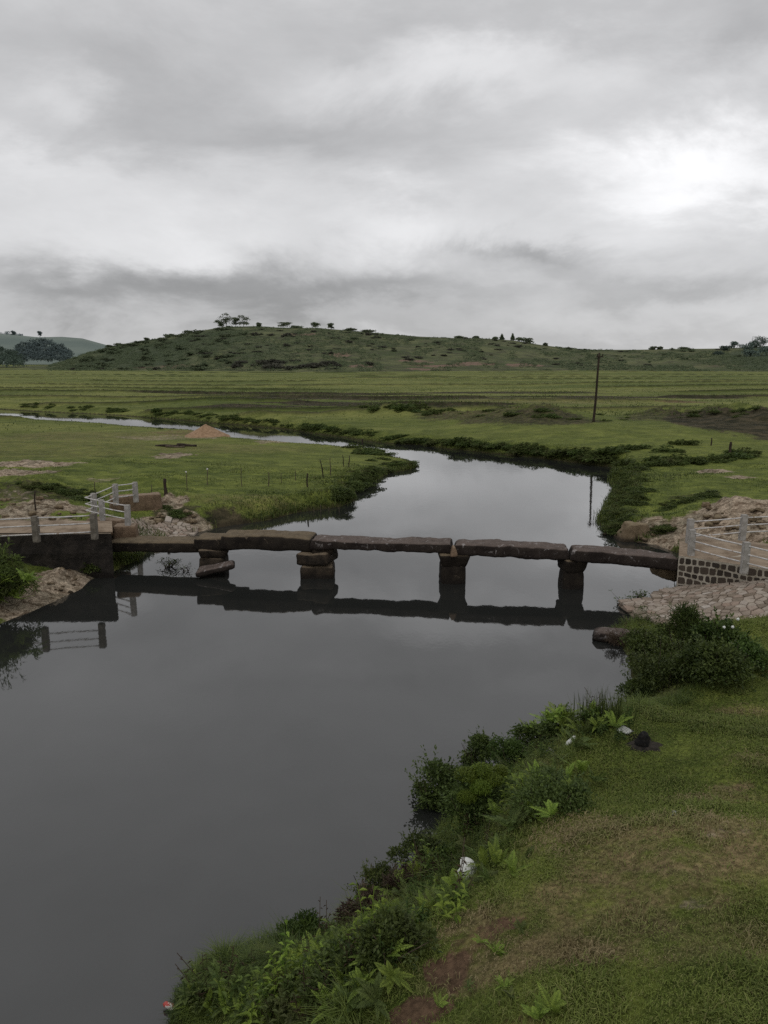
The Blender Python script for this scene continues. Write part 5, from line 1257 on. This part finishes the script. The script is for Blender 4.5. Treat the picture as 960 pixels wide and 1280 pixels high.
# short lawn turf
idx, rg = scatter(right & (GD > .5) & (GR < 24), (1 - bare) * (1 - .68 * dry) / (1 + (GR / 9)**2) * (.4 + vnoise(GX * 1.3, GY * 1.3, 3)), 230000, 5)
jit_ = .03 + GR[idx] * .004
x, y = GX[idx] + rg.normal(size=len(idx)) * jit_, GY[idx] + rg.normal(size=len(idx)) * jit_
P = np.stack([x, y, GH[idx] - .006], 1)
lr = sstep(860, 960, gpx[idx] + 60 * fbm(x, y, 71, 3)) * sstep(1060, 1180, gpy[idx]) * sstep(.35, .6, vnoise(x * 1.5, y * 1.5, 72))
tuft = sstep(.62, .78, vnoise(x * 1.7, y * 1.7, 73))
tn = np.clip(.52 + 1.1 * fbm(x / 1.6, y / 1.6, 9, 4) , 0, 1)
V, Fc, T = blades(rg, P, .022 + .026 * vnoise(x * .9, y * .9, 6) + .05 * lr + .045 * tuft, .0045 + .0007 * GR[idx], .9, tn - .3 * lr - .1 * tuft)
lm, N, b = new_mat('turf_blade', .75, .15)
cdry = N.mix(N.attr('tint'), (.125, .098, .045), (.29, .235, .13))
N.put(b.inputs['Base Color'], N.mix(N.attr('dryness'), N.mix(N.attr('tint'), (.058, .082, .016), (.165, .205, .044)), cdry))
gme = mesh_np('lawn_grass', V, Fc, lm, T)
dv = np.clip(dry[idx] * (.45 + 1.7 * sstep(-.16, .16, fbm(x / .8, y / .8, 91, 4))) + .02 + .20 * rg.normal(size=len(idx)), 0, 1); attr(gme, 'dryness', np.repeat(dv, 5))
tag(obj('lawn_grass', gme), 'short worn turf of the near right bank', 'grass', kind='stuff')
# long grass on the near bank slope
bottom = np.exp(-(((gpx - 290) / 110)**2 + ((gpy - 1230) / 60)**2) * 1.2)
lowr = np.zeros(GX.shape)
idx, rg = scatter(right & (GD > .02) & ((GD < 1.9) | (lowr > .2)) & (GR < 24), (1 - .7 * red) * (.30 + 2.2 * bottom + .35 * lowr) * (.25 + vnoise(GX * 2.2, GY * 2.2, 13)) / (1 + (GR / 12)**2), 75000, 6)
x, y = GX[idx] + rg.normal(size=len(idx)) * .03, GY[idx] + rg.normal(size=len(idx)) * .03
P = np.stack([x, y, GH[idx] - .02], 1)
V, Fc, T = blades(rg, P, .07 + .34 * vnoise(x * 2.6, y * 2.6, 4)**1.8, .007, 1.0, .45 + 1.5 * fbm(x / .6, y / .6, 19, 4))
tag(obj('bank_grass', mesh_np('bank_grass', V, Fc, M['blade'], T)), 'long arching grass along the near bank', 'grass', kind='stuff')
# tufts on the spit and the right bank
mid = (GY > 24) & (GR < 110) & (GD > .05)
edge = np.exp(-np.maximum(GD, 0) / .9)
idx, rg = scatter(mid, (1 - bare) * (edge * 3 + .35 * sstep(.45, .75, vnoise(GX / 2.2, GY / 2.2, 23))) / (1 + (GR / 60)**2), 90000, 7)
x, y = GX[idx] + rg.normal(size=len(idx)) * .10, GY[idx] + rg.normal(size=len(idx)) * .15
P = np.stack([x, y, GH[idx] - .03], 1)
V, Fc, T = blades(rg, P, (.10 + .22 * edge[idx]) * np.where(GR[idx] > 55, .45, 1) * (.6 + .8 * vnoise(x, y, 14)), .012 + .0005 * GR[idx], .6, .45 + .9 * fbm(x / 3, y / 3, 29, 3))
tag(obj('meadow_grass', mesh_np('meadow_grass', V, Fc, M['blade'], T)), 'rough grass tufts on the spit and banks beyond the bridge', 'grass', kind='stuff')
# rough tufts on the distant plain
idx, rg = scatter((GR > 85) & (GR < 330) & (GD > 1), (.2 + 2 * GBD + sstep(.5, .75, vnoise(GX / 9, GY / 14, 43))) / (1 + (GR / 130)**2) * (.3 + mud), 26000, 8)
P = np.stack([GX[idx] + rg.normal(size=len(idx)) * .3, GY[idx] + rg.normal(size=len(idx)) * .5, GH[idx] - .03], 1)
V, Fc, T = blades(rg, P, .22, .10, .7)
tag(obj('plain_grass', mesh_np('plain_grass', V, Fc, M['bank_leaf'], T)), 'coarse grass on the terraced plain', 'grass', kind='stuff')
